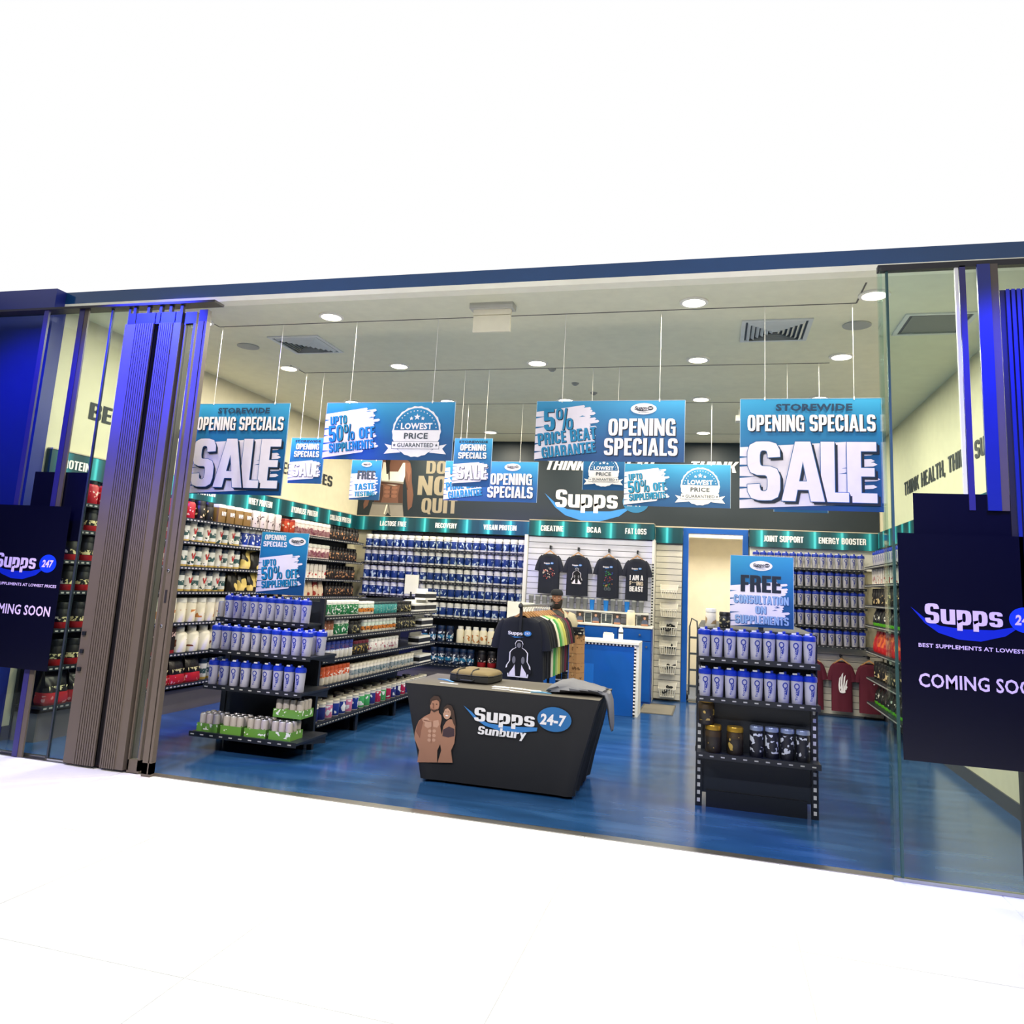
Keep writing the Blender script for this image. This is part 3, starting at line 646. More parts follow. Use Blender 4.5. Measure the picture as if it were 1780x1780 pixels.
# ============================================================ WALL GRAPHICS
GW = gradmat('graphic_grey', 'Z', 2.6, 3.94, [(0, (20, 34, 44)), (1, (22, 40, 52))], .5)
o = thing('wall_graphic', 'dark grey printed wall panel above the back shelving', 'wall graphic', (0, YB-.02, 0))
a = MB(); a.box(XL+.01, XR-.01, 0, .015, 2.605, HC-.005, GW); a.obj('panel', o)
a = MB(); a.box(XL+.01, XR-.01, -.01, .015, 2.59, 2.61, mat('panel_edge', (190, 180, 160), .5)); a.obj('bottom_trim', o)
GOLD = mat('print_taupe', (150, 140, 120), .5)
for t_, x, z, w__, h__ in (('DO', -4.80, 3.37, .36, .22), ('NOT', -4.93, 3.0, .78, .33), ('QUIT', -4.84, 2.70, .64, .25)):
    P = Print(); P.text(t_, x, z, w__, h__, GOLD, 1, bold=.05); P.obj('lettering', o, (0, -.002, 0))
for t_, x, w__ in (('THINK', -2.70, .66), ('HEALTH,', -1.88, .98), ('THINK', -.40, .72), ('SUPPS', .48, .75)):
    P = Print(); P.text(t_, x, 3.47, w__, .17, PW, 1, shear=.3, bold=.035); P.obj('lettering', o, (0, -.002, 0))
P = Print(); SW = mat('print_swoosh', (50, 130, 205), .5); EL = mat('print_oval', (30, 110, 160), .5)
logo(P, -2.52, 2.86, 1.44, PW, SW, EL, PW, 1); P.obj('printed_logo', o, (0, -.003, 0))
# athlete picture (torso in a white crop top)
T2 = lambda x, y: (-5.63+(x-1440)*.00262, 3.55-(y-1350)*.00222)
SK = mat('print_skin', (112, 76, 62), .6); SKD = mat('print_skin_dark', (70, 44, 36), .6); SKL = mat('print_skin_light', (138, 94, 76), .6)
HR = mat('print_hair', (30, 24, 24), .6); TOPW = mat('print_top_white', (235, 228, 215), .6); SHO = mat('print_shorts', (140, 135, 128), .6); SHD = mat('print_shorts_dark', (95, 92, 88), .6)
P = Print(); q = lambda l: [T2(*p) for p in l]
P.poly(q([(1445, 1330), (1475, 1265), (1490, 1180), (1535, 1160), (1560, 1200), (1565, 1265), (1620, 1330), (1640, 1345), (1655, 1400), (1662, 1500), (1680, 1600), (1675, 1690), (1650, 1720), (1640, 1650), (1632, 1560), (1605, 1450), (1600, 1520), (1605, 1600), (1610, 1680), (1400, 1680), (1420, 1600), (1435, 1520), (1432, 1450), (1418, 1520), (1380, 1600), (1362, 1690), (1335, 1720), (1330, 1680), (1350, 1600), (1385, 1500), (1400, 1400), (1415, 1350)]), SK, 1)
P.ell(*T2(1520, 1195), .11, .15, SKL, 2); P.poly(q([(1465, 1330), (1470, 1180), (1490, 1120), (1560, 1120), (1580, 1190), (1560, 1170), (1500, 1165), (1492, 1230), (1500, 1330), (1490, 1440), (1478, 1440)]), HR, 3)
P.poly(q([(1450, 1345), (1470, 1350), (1490, 1420), (1560, 1420), (1590, 1350), (1605, 1350), (1612, 1450), (1600, 1520), (1540, 1530), (1450, 1515), (1440, 1450)]), TOPW, 2.5)
P.poly(q([(1445, 1500), (1600, 1515), (1600, 1528), (1445, 1518)]), SKD, 3)
for yy in (1548, 1580, 1612):
    for xx in (1492, 1545): P.ell(*T2(xx, yy), .055, .03, SKL, 2.2, 12)
    P.poly(q([(1515, yy-12), (1522, yy-12), (1522, yy+14), (1515, yy+14)]), SKD, 2.3)
P.poly(q([(1395, 1665), (1500, 1672), (1608, 1665), (1625, 1780), (1550, 1785), (1510, 1740), (1480, 1785), (1375, 1780)]), SHO, 3)
P.poly(q([(1395, 1665), (1608, 1665), (1610, 1680), (1393, 1680)]), SHD, 4)
P.poly(q([(1505, 1680), (1515, 1680), (1530, 1750), (1520, 1752)]), SHD, 4); P.poly(q([(1495, 1680), (1505, 1680), (1490, 1755), (1482, 1750)]), TOPW, 4)
P.poly(q([(1600, 1345), (1640, 1352), (1650, 1420), (1640, 1500), (1628, 1440), (1612, 1400)]), SKL, 2.1); P.poly(q([(1604, 1452), (1612, 1460), (1640, 1560), (1632, 1560)]), SKD, 2.2)
P.poly(q([(1440, 1520), (1462, 1530), (1466, 1600), (1455, 1668), (1405, 1668), (1425, 1600)]), SKD, 2.05); P.poly(q([(1580, 1530), (1600, 1522), (1604, 1600), (1608, 1668), (1578, 1668), (1572, 1600)]), SKD, 2.05)
P.poly(q([(1490, 1360), (1497, 1370), (1505, 1480), (1500, 1500), (1492, 1440)]), HR, 3.2); P.poly(q([(1440, 1505), (1450, 1512), (1600, 1520), (1606, 1512), (1604, 1500), (1442, 1492)]), SHO, 2.8)
P.obj('athlete_picture', o, (0, -.002, 0))
# fascia boards
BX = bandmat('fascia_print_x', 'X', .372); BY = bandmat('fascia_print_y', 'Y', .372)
def fascia(label, x0, x1, Yf, z0, z1, words, depth=.1):
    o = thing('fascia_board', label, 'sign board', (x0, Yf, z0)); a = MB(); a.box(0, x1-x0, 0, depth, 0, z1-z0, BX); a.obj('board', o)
    a = MB(); a.box(0, x1-x0, -.004, depth, z1-z0, z1-z0+.012, mat('panel_edge', (190, 180, 160), .5)); a.obj('top_trim', o)
    for t_, x, w__ in words:
        P = Print(); P.text(t_, x-x0, (z1-z0)*.32, w__, (z1-z0)*.36, PW, 1, bold=.055); P.obj('lettering', o, (0, -.002, 0))
fascia('teal and black fascia over the blue tub shelves, LACTOSE FREE to VEGAN PROTEIN', -6.0, -2.89, 12.06, 2.37, 2.60, (('LACTOSE FREE', -5.52, .48), ('RECOVERY', -4.52, .38), ('VEGAN PROTEIN', -3.68, .56)))
fascia('teal and black fascia over the shirt display, CREATINE, BCAA and FAT LOSS', -2.84, -.90, 11.76, 2.36, 2.60, (('CREATINE', -2.65, .36), ('BCAA', -1.92, .22), ('FAT LOSS', -1.33, .32)), .3)
fascia('short plain teal fascia over the narrow basket display', -.895, -.485, 12.04, 2.34, 2.58, ())
fascia('teal and black fascia right of the blue door frame, JOINT SUPPORT and ENERGY BOOSTER', .49, 2.30, 12.04, 2.34, 2.59, (('JOINT SUPPORT', .69, .56), ('ENERGY BOOSTER', 1.46, .64)))
o = thing('fascia_board', 'long teal and black fascia along the left wall over the protein shelves', 'sign board', (XL+.005, 5.7, 2.375))
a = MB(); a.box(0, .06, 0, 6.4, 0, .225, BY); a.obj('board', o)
a = MB(); a.box(0, .066, 0, 6.4, .225, .237, mat('panel_edge', (190, 180, 160), .5)); a.obj('top_trim', o)
for t_, y0, y1 in (('PROTEIN', 5.78, 6.17), ('WHEY PROTEIN', 7.55, 8.16), ('WHEY PROTEIN', 8.86, 9.43), ('HYDROLISE PROTEIN', 9.94, 10.71), ('COLLAGEN PROTEIN', 11.11, 11.85)):
    P = Print(); P.text(t_, 0, .07, y1-y0, .085, PW, 1, bold=.05); P.obj('lettering', o, (.063, y0-5.7, 0), pi/2)
o = thing('fascia_board', 'teal fascia along the right wall above the slat boards', 'sign board', (XR-.065, 7.0, 2.375))
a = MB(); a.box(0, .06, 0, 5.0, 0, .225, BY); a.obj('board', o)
# wall lettering
o = thing('wall_lettering', 'black capitals along the cream left wall starting with BEST', 'lettering', (XL+.004, 6.12, 2.98)); DK = mat('vinyl_dark', (40, 46, 54), .6)
xx = 0
for t_, w__ in (('BEST', .62), ('SUPPLEMENTS', 1.75), ('AT', .28), ('LOWEST', 1.0), ('PRICES', .95)):
    P = Print(); P.text(t_, 0, 0, w__, .17, DK, 1, bold=.045); P.obj('lettering', o, (.001, xx, 0), pi/2); xx += w__+.12
o = thing('wall_lettering', 'black capitals along the cream right wall reading THINK HEALTH', 'lettering', (XR-.004, 10.62, 2.965)); xx = 0
for t_, w__ in (('THINK', .72), ('HEALTH,', .98), ('THINK', .74), ('SUPPS', .75)):
    P = Print(); P.text(t_, 0, 0, w__, .17, DK, 1, bold=.045); P.obj('lettering', o, (-.001, -xx, 0), -pi/2); xx += w__+.11

# ============================================================ SHELVING
def tags_strip(parent, length, axis, n=None, h=.014, loc=(0, 0, 0), face=-1, fill=.55):
    b = MB(); n = n or int(length/.06)
    for i in range(n):
        a = length*(i+.2)/n; c = a+length*fill/n
        if axis == 'X': b.box(a, c, -.002, .0, 0, h, TAG)
        else: b.box(0 if face > 0 else -.002, .002 if face > 0 else 0, a, c, 0, h, TAG)
    return stuff(b.obj('price_tags', parent, loc=loc))
SHB_ = mat('shelf_black', (26, 32, 42), .45)
def wall_shelving_y(label, Xb, Xf, y0, y1, zs, sgn, back=None, side=True):
    """shelves along a side wall; sgn +1 = faces +X"""
    o = thing('wall_shelving', label, 'shelving', (Xb, y0, 0)); d = Xf-Xb
    if back:
        a = MB(); a.box(min(0, -.0)-.0, .012*sgn, 0, y1-y0, zs[-1]-.2, 2.37, back) if sgn > 0 else a.box(-.012, 0, 0, y1-y0, zs[-1]-.2, 2.37, back); a.obj('back_panel', o)
    for z in zs:
        a = MB(); x0, x1 = sorted((0, d)); a.box(x0, x1, 0, y1-y0, z-.022, z, SHB_)
        xe = d; a.box(min(xe, xe+.006*sgn), max(xe, xe+.006*sgn), 0, y1-y0, z-.032, z+.006, SHB_)
        sh = a.obj('shelf', o); tags_strip(sh, y1-y0, 'Y', loc=(xe+.0075*sgn, 0, z-.022), face=sgn)
    k = int((y1-y0)/.93)+1
    for i in range(k):
        a = MB(); yy = (y1-y0-.03)*i/(k-1); a.box(*sorted((.012*sgn, .035*sgn)), yy, yy+.03, .0, 2.36, SHB_); a.obj('upright', o)
    return o
DKB = mat('shelf_back_dark', (44, 54, 64), .6)
LWS1 = wall_shelving_y('tall black wall shelving along the left wall, front half', XL+.004, -5.7, 5.75, 9.40, (2.12, 1.865, 1.585, 1.31, .97, .64, .30), 1, DKB)
LWS2 = wall_shelving_y('tall black wall shelving along the left wall, far half by the corner', XL+.004, -5.7, 9.42, 11.86, (2.12, 1.80, 1.51, 1.25, .97, .62, .30), 1, DKB)
KP = mat('kick_panel', (96, 92, 96), .5)
for q_, ln_ in ((LWS1, 3.65), (LWS2, 2.44)): a = MB(); a.box(.02, .29, 0, ln_, 0, .24, KP); a.obj('kick_plinth', q_)
def wall_shelving_x(label, x0, x1, zs, back, Yw=12.17, Yf=11.85, z0=.2, bm=None, tags=True, ztop=2.36):
    o = thing('wall_shelving', label, 'shelving', (x0, Yw, 0))
    a = MB(); a.box(0, x1-x0, -.012, 0, 0, ztop, back); a.obj('back_panel', o)
    for z in zs:
        a = MB(); a.box(0, x1-x0, Yf-Yw, -.012, z-.02, z, SHB_); a.box(0, x1-x0, Yf-Yw-.006, Yf-Yw, z-.03, z+.004, SHB_)
        sh = a.obj('shelf', o)
        if tags: tags_strip(sh, x1-x0, 'X', loc=(0, Yf-Yw-.0065, z-.020), h=.006, fill=.3)
    k = int((x1-x0)/.93)+1
    for i in range(k):
        a = MB(); xx = (x1-x0-.03)*i/(k-1); a.box(xx, xx+.03, -.035, -.012, 0, ztop, SHB_); a.obj('upright', o)
    return o
BWS = wall_shelving_x('tall wall shelving of blue tubs on the left of the back wall', -5.70, -2.90, (2.067, 1.819, 1.555, 1.301, 1.014, .623, .281), mat('shelf_back_dark2', (34, 42, 52), .6))
a = MB(); a.box(0, 2.8, -.25, -.02, 0, .24, KP); a.obj('kick_plinth', BWS)
a = MB(); a.box(-2.895, -2.845, 11.74, 12.18, 0, 2.37, WHT); tag(a.obj('divider_panel'), 'tall narrow white end panel between blue tubs and shirt display', 'panel')

def slatwall(label, x0, x1, Yf, z0, z1, m, pitch=.092, rot=None, sgn=1):
    o = thing('slat_wall', label, 'slat board', (x0, Yf, 0) if not rot else (Yf, x0, 0), rot or 0)
    a = MB(); a.box(0, x1-x0, .012, .03, z0, z1, mat('slat_groove', (130, 130, 135), .8)); a.obj('backing', o)
    n = int((z1-z0)/pitch)
    me = MB(); me.box(0, x1-x0, 0, .012, .006, pitch-.003, m); me = me.mesh('slat')
    for i in range(n):
        q = bpy.data.objects.new('slat', me); COL.objects.link(q); q.parent = o; q.location = (0, 0, z0+i*pitch)
    return o
SLW = mat('slat_white', (226, 228, 250), .45); SLC = mat('slat_cream', (214, 210, 196), .5)
slatwall('white slatted board behind the hanging black shirts', -2.84, -.92, 11.80, 1.09, 2.37, SLW, .09)
slatwall('narrow cream slatted board carrying wire baskets', -.88, -.49, 12.10, .02, 2.34, SLC, .092)
slatwall('cream slatted board low on the right behind maroon shirts', .50, 2.30, 12.12, .02, .98, SLC, .092)
a = MB(); a.box(-.92, -.885, 11.78, 12.18, 0, 2.37, WHT); a.obj; q = a.obj('divider_panel'); tag(q, 'narrow white end panel right of the shirt display', 'panel')
CHK = MB()
for i in range(22): CHK.box(-.914, -.89, 11.776, 11.78, 1.1+i*.042, 1.12+i*.042, BLK)
stuff(CHK.obj('slot_marks', q))
wall_shelving_x('wall shelving full of blue-lidded shakers right of the doorway', .50, 2.07, (2.05, 1.79, 1.52, 1.25, .98), mat('shaker_back', (150, 156, 160), .6), Yw=12.16, Yf=11.88, ztop=2.05)
a = MB(); a.box(.5, 2.28, 12.13, 12.17, 2.05, 2.34, WHT); tag(a.obj('backing_board'), 'plain white board above the top shaker shelf under ENERGY BOOSTER', 'board')
o = slatwall('cream slatted board on the right wall seen edge on', 8.5, 12.15, XR-.035, .02, 2.37, SLC, .092, rot=pi/2)
o.location = (XR-.005, 12.1, 0); o.rotation_euler = (0, 0, -pi/2)
o = wall_shelving_y('black shelving on the right wall near the glass edge', XR-.035, 2.0, 9.6, 11.6, (2.08, 1.84, 1.57, 1.31, .97, .62, .30), -1)

# ---- goods: kinds
def LM(n, h, bands, **k): return labelmat(n, h, bands, **k)
tub_blue = LM('lab_tub_blue', .17, [(0, (238, 238, 236)), (.17, (22, 56, 130)), (.86, (238, 238, 236))], blot=(205, 225, 240), z0=.14, z1=.8, scale=26, thr=.585, aspect=(1, 1, .6))
blue_tub = tubby('blue_tub', .059, .22, .05, tub_blue, WHT, neck=.9)
def bpts(z, x0, x1, n, y=11.93): return linepts((x0, y, z), (x1, y, z), n)
for k, (z, wn) in enumerate(((2.067, 'top shelf'), (1.819, 'second shelf'), (1.555, 'third shelf'), (1.301, 'fourth shelf'), (1.014, 'fifth shelf'))):
    row('blue_tub', blue_tub, bpts(z, -5.69, -2.92, 22), 0, 'white-lidded blue tub', wn+' of the back wall', 'tub')
nav = LM('lab_navy_bottle', .2, [(0, (20, 40, 70)), (.3, (30, 110, 150)), (.55, (18, 30, 60))], blot=(220, 225, 230), z0=.1, z1=.8, scale=30, thr=.56)
row('navy_jar', tubby('navy_jar', .06, .25, .05, nav, mat('lid_navy', (14, 40, 74), .4)), bpts(.623, -4.6, -4.02, 4), 0, 'navy jar', 'sixth shelf of the back wall', 'jar')
wj = LM('lab_white_jar', .25, [(0, (236, 228, 200))], blot=(190, 120, 60), z0=.1, z1=.55, scale=18, thr=.62)
row('cream_jar', jugb('cream_jar', .062, .26, wj, WHT, .04, .72, .6), bpts(.623, -3.98, -2.96, 8), 0, 'cream jar', 'sixth shelf of the back wall', 'jar')
row('navy_jar', None, bpts(.281, -4.4, -3.66, 6), 0, 'navy jar', 'lowest shelf of the back wall', 'jar')
rb = LM('lab_red_black', .24, [(0, (150, 26, 30)), (.3, (24, 20, 22))], blot=(220, 200, 190), z0=.32, z1=.6, scale=30, thr=.56)
row('red_black_tub', tubby('red_black_tub', .068, .25, .05, rb, BLK2), bpts(.281, -3.62, -2.96, 4), 0, 'black and red tub', 'lowest shelf of the back wall', 'tub')

XG = -5.81
def lp(z, y0, y1, n, x=XG): return linepts((x, y0, z), (x, y1, z), n)
H = pi/2
LW = lambda s: s+' of the left wall'
redm = LM('lab_red_jug', .22, [(0, (180, 20, 40)), (.9, (120, 10, 24))], blot=(235, 200, 190), z0=.2, z1=.6, scale=30, thr=.6)
whey = LM('lab_whey_tub', .22, [(0, (170, 24, 34)), (.26, (22, 20, 24))], blot=(230, 215, 160), z0=.28, z1=.48, scale=40, thr=.5)
red_jug = jugb('red_jug', .07, .235, redm, BLK2, .035, .72, .55); whey_tub = tubby('black_red_tub', .072, .235, .055, whey, BLK2)
row('red_jug', red_jug, lp(2.12, 5.82, 7.60, 11), H, 'red jug', LW('front end of the top shelf'), 'jug', 'front')
row('black_red_tub', whey_tub, lp(1.865, 5.82, 6.9, 6), H, 'black-red tub', LW('front end of the second shelf'), 'tub', 'front')
row('red_jug', None, lp(1.865, 6.92, 7.26, 2), H, 'red jug', LW('second shelf'), 'jug', 'front')
row('black_red_tub', None, lp(1.585, 5.82, 6.9, 6), H, 'black-red tub', LW('front end of the third shelf'), 'tub', 'front')
row('red_jug', None, lp(1.585, 6.92, 7.26, 2), H, 'red jug', LW('third shelf'), 'jug', 'front')
row('black_red_tub', None, lp(1.31, 5.82, 7.1, 7), H, 'black-red tub', LW('front end of the fourth shelf'), 'tub', 'front')
row('black_red_tub', None, lp(.97, 5.82, 6.9, 6), H, 'black-red tub', LW('front end of the fifth shelf'), 'tub', 'front')
row('black_red_tub', None, lp(.64, 5.82, 6.9, 6), H, 'black-red tub', LW('front end of the sixth shelf'), 'tub', 'front')
pm = LM('lab_pouch', .30, [(0, (150, 24, 36)), (.06, (190, 40, 50)), (.36, (26, 22, 26))], blot=(225, 150, 150), z0=.04, z1=.28, scale=26, thr=.62, rough=.25)
whey_pouch = pouchb('whey_pouch', .26, .30, pm, 'WHEY', mat('print_cream', (238, 228, 180), .5))
row('whey_pouch', whey_pouch, lp(.30, 5.80, 7.97, 8, -5.80), H, 'black and red pouch', LW('lowest shelf'), 'pouch', 'front', .03)
blackjar = LM('lab_black_gold', .2, [(0, (24, 22, 22))], blot=(225, 200, 150), z0=.15, z1=.7, scale=26, thr=.6)
row('black_jar', tubby('black_jar', .068, .225, .05, blackjar, BLK2, lidr=.9), lp(2.12, 7.62, 7.92, 2), H, 'black-gold jar', LW('top shelf'), 'jar', 'front')
wpi = LM('lab_brown_tub', .22, [(0, (150, 118, 70)), (.86, (235, 235, 230))])
def wpi_tub():
    o = tubby('brown_square_tub', .078, .225, .04, wpi, WHT, neck=1, sq=6)()
    P = Print(); P.text('WPI', -.045, .09, .09, .05, PW, 1, bold=.04); P.obj('lettering', o, (0, -.0825, 0)); return o
row('brown_square_tub', wpi_tub, lp(2.12, 7.95, 8.66, 4), H, 'brown square tub', LW('top shelf'), 'tub', 'front')
wb = LM('lab_white_box_tub', .22, [(0, (228, 215, 220)), (.86, (240, 240, 236))], blot=(60, 40, 50), z0=.25, z1=.75, scale=26, thr=.58)
row('white_square_tub', tubby('white_square_tub', .075, .225, .035, wb, WHT, neck=1, sq=6), lp(2.12, 8.68, 9.38, 4), H, 'white square tub', LW('top shelf'), 'tub', 'front')
orm = LM('lab_orange', .2, [(0, (190, 70, 40))], blot=(240, 220, 200), z0=.3, z1=.7, scale=22, thr=.6)
row('orange_tub', tubby('orange_tub', .07, .19, .03, orm, mat('lid_red', (150, 30, 30), .4), neck=1, sq=6), lp(2.12, 9.44, 9.74, 2), H, 'orange square tub', LW('top shelf'), 'tub', 'front')
pk = LM('lab_pink_tub', .2, [(0, (225, 205, 200)), (.12, (150, 110, 115)), (.5, (220, 200, 200))], blot=(120, 60, 80), z0=.12, z1=.6, scale=30, thr=.55)
pink_tub = tubby('pink_label_tub', .066, .215, .05, pk, WHT)
row('pink_label_tub', pink_tub, lp(2.12, 9.78, 10.80, 8), H, 'pink-labelled white tub', LW('top shelf'), 'tub', 'front')
dk = LM('lab_dark_bottle', .2, [(0, (34, 28, 30))], blot=(205, 150, 110), z0=.15, z1=.65, scale=30, thr=.58)
dark_b = jugb('dark_bottle', .052, .215, dk, BLK2, .035, .66, .5)
row('dark_bottle', dark_b, lp(2.12, 10.84, 11.84, 9), H, 'dark bottle', LW('far end, top shelf'), 'bottle', 'front')
def white_bottle():
    m = LM('lab_white_bottle', .225, [(0, (205, 175, 90)), (.10, (238, 236, 230)), (.9, (245, 245, 245))], blot=(40, 70, 70), z0=.05, z1=.3, scale=30, thr=.56)
    o = tubby('white_bottle', .056, .235, .03, m, mat('lid_pale', (225, 226, 228), .4), neck=.92)()
    P = Print(); rd = mat('print_red', (190, 34, 40), .5)
    P.poly([(-.03, .155), (-.012, .155), (0, .12), (.022, .165), (.034, .15), (.008, .09), (-.008, .09)], rd, 1); P.obj('printed_mark', o, (0, -.056, 0)); return o
tw = LM('lab_teal_bottle', .225, [(0, (205, 175, 90)), (.12, (228, 232, 230)), (.3, (60, 96, 100)), (.55, (225, 228, 228)), (.8, (20, 50, 80))], blot=(235, 235, 235), z0=.25, z1=.6, scale=34, thr=.58)
teal_b = tubby('teal_label_tub', .056, .235, .03, tw, mat('lid_navy', (14, 40, 74), .4))
for z, wn, y1, n in ((1.865, 'second shelf', 8.50, 5), (1.585, 'third shelf', 8.55, 5), (1.31, 'fourth shelf', 8.30, 4)):
    P_ = lp(z, 7.30, y1, n*2)
    row('white_bottle', white_bottle, P_[0::2], H, 'red-marked white bottle', LW(wn), 'bottle', 'front')
    row('teal_label_tub', teal_b, P_[1::2], H, 'teal-labelled tub', LW(wn), 'tub', 'front')
bw_ = LM('lab_blue_white', .22, [(0, (235, 235, 240)), (.14, (26, 60, 160)), (.82, (230, 232, 236))], blot=(225, 230, 245), z0=.2, z1=.75, scale=24, thr=.57)
row('royal_blue_tub', tubby('royal_blue_tub', .07, .23, .035, bw_, WHT), lp(1.865, 8.54, 9.36, 6), H, 'royal blue tub', LW('second shelf'), 'tub', 'front')
yp = LM('lab_yellow_pouch', .26, [(0, (30, 26, 22))], blot=(225, 200, 120), z0=.05, z1=.95, scale=5, thr=.52, rough=.3)
yellow_pouch = pouchb('yellow_pouch', .19, .25, yp)
row('yellow_pouch', yellow_pouch, lp(1.585, 8.58, 9.36, 4), H, 'black and yellow pouch', LW('third shelf'), 'pouch', 'front')
row('yellow_pouch', None, lp(1.31, 8.34, 9.36, 5), H, 'black and yellow pouch', LW('fourth shelf'), 'pouch', 'front')
fj = LM('lab_food_jar', .25, [(0, (238, 232, 215))], blot=(200, 130, 70), z0=.18, z1=.55, scale=11, thr=.57)
food_jar = jugb('white_jar', .078, .27, fj, WHT, .045, .78, .8)
row('white_jar', food_jar, lp(.97, 6.95, 9.36, 14), H, 'white food jar', LW('fifth shelf'), 'jar', 'front')
dkc = LM('lab_dark_carton', .24, [(0, (120, 20, 28)), (.15, (30, 22, 24)), (.8, (50, 24, 28))], blot=(210, 180, 180), z0=.75, z1=.95, scale=40, thr=.55)
row('dark_carton', cartonb('dark_carton', .17, .14, .27, dkc), lp(.64, 6.94, 7.46, 3), H, 'dark red carton', LW('sixth shelf'), 'carton', 'front')
fj2 = LM('lab_food_jug', .28, [(0, (240, 236, 222))], blot=(120, 70, 50), z0=.2, z1=.5, scale=9, thr=.58)
row('white_jug', jugb('white_jug', .098, .285, fj2, WHT, .05, .66, .45), lp(.64, 7.50, 9.36, 9), H, 'big white jug', LW('sixth shelf'), 'jug', 'front')
row('teal_label_tub', None, lp(.30, 8.0, 9.36, 9), H, 'teal-labelled tub', LW('lowest shelf'), 'tub', 'front')
row('pink_label_tub', None, lp(1.80, 9.5, 10.84, 10), H, 'pink-labelled white tub', LW('second shelf'), 'tub', 'front')
row('dark_bottle', None, lp(1.80, 10.88, 11.82, 9), H, 'dark bottle', LW('far end, second shelf'), 'bottle', 'front')
wr = LM('lab_white_red', .2, [(0, (238, 232, 225))], blot=(180, 50, 50), z0=.1, z1=.6, scale=20, thr=.6)
row('white_carton', cartonb('white_carton', .1, .1, .2, wr), lp(1.51, 9.5, 10.78, 10), H, 'white carton with red print', LW('third shelf'), 'carton', 'front')
row('dark_bottle', None, lp(1.51, 10.84, 11.8, 9), H, 'dark bottle', LW('far end, third shelf'), 'bottle', 'front')
pp = LM('lab_pink_pouch', .22, [(0, (235, 215, 190))], blot=(170, 60, 50), z0=.05, z1=.95, scale=8, thr=.55)
row('pink_pouch', pouchb('pink_pouch', .14, .22, pp), lp(1.25, 9.5, 10.78, 8), H, 'cream and red pouch', LW('fourth shelf'), 'pouch', 'front')
row('dark_bottle', None, lp(1.25, 10.84, 11.8, 9), H, 'dark bottle', LW('far end, fourth shelf'), 'bottle', 'front')
row('white_jar', None, lp(.97, 9.5, 11.7, 8), H, 'white food jar', LW('far end, fifth shelf'), 'jar', 'front')

# right wall goods (face -X)
def rp(z, y0, y1, n): return linepts((2.12, y0, z), (2.12, y1, z), n)
RW = lambda s: s+' of the right wall'
row('shaker', shaker, rp(2.08, 9.7, 11.5, 14), -H, 'blue-lidded shaker', RW('top shelf'), 'shaker', 'front')
row('white_carton', None, rp(1.84, 9.7, 11.5, 13), -H, 'white carton with red print', RW('second shelf'), 'carton', 'front')
row('black_jar', None, rp(1.57, 9.7, 11.5, 11), -H, 'black-gold jar', RW('third shelf'), 'jar', 'front')
gp = LM('lab_green_pouch', .24, [(0, (90, 180, 40)), (.16, (24, 28, 26))], blot=(235, 235, 225), z0=.3, z1=.6, scale=22, thr=.62, rough=.3)
green_pouch = pouchb('green_pouch', .17, .24, gp)
row('green_pouch', green_pouch, rp(1.31, 9.7, 11.5, 9), -H, 'black-green pouch', RW('fourth shelf'), 'pouch', 'front')
rd = LM('lab_red_pouch', .26, [(0, (190, 30, 36))], blot=(240, 120, 60), z0=.3, z1=.9, scale=14, thr=.55, rough=.3)
row('red_pouch', pouchb('red_pouch', .19, .27, rd), rp(.97, 9.7, 11.5, 8), -H, 'red pouch', RW('fifth shelf'), 'pouch', 'front')
row('black_jar', None, rp(.62, 9.7, 11.5, 10), -H, 'black-gold jar', RW('sixth shelf'), 'jar', 'front')
row('green_pouch', None, rp(.30, 9.7, 11.5, 9), -H, 'black-green pouch', RW('lowest shelf'), 'pouch', 'front')
# shakers on the shelves right of the doorway
for z, wn in ((2.05, 'top'), (1.79, 'second'), (1.52, 'third'), (1.25, 'fourth'), (.98, 'fifth')):
    row('shaker', shaker, linepts((.53, 11.94, z), (2.06, 11.94, z), 15), 0, 'blue-lidded shaker', wn+' shelf right of the doorway', 'shaker')

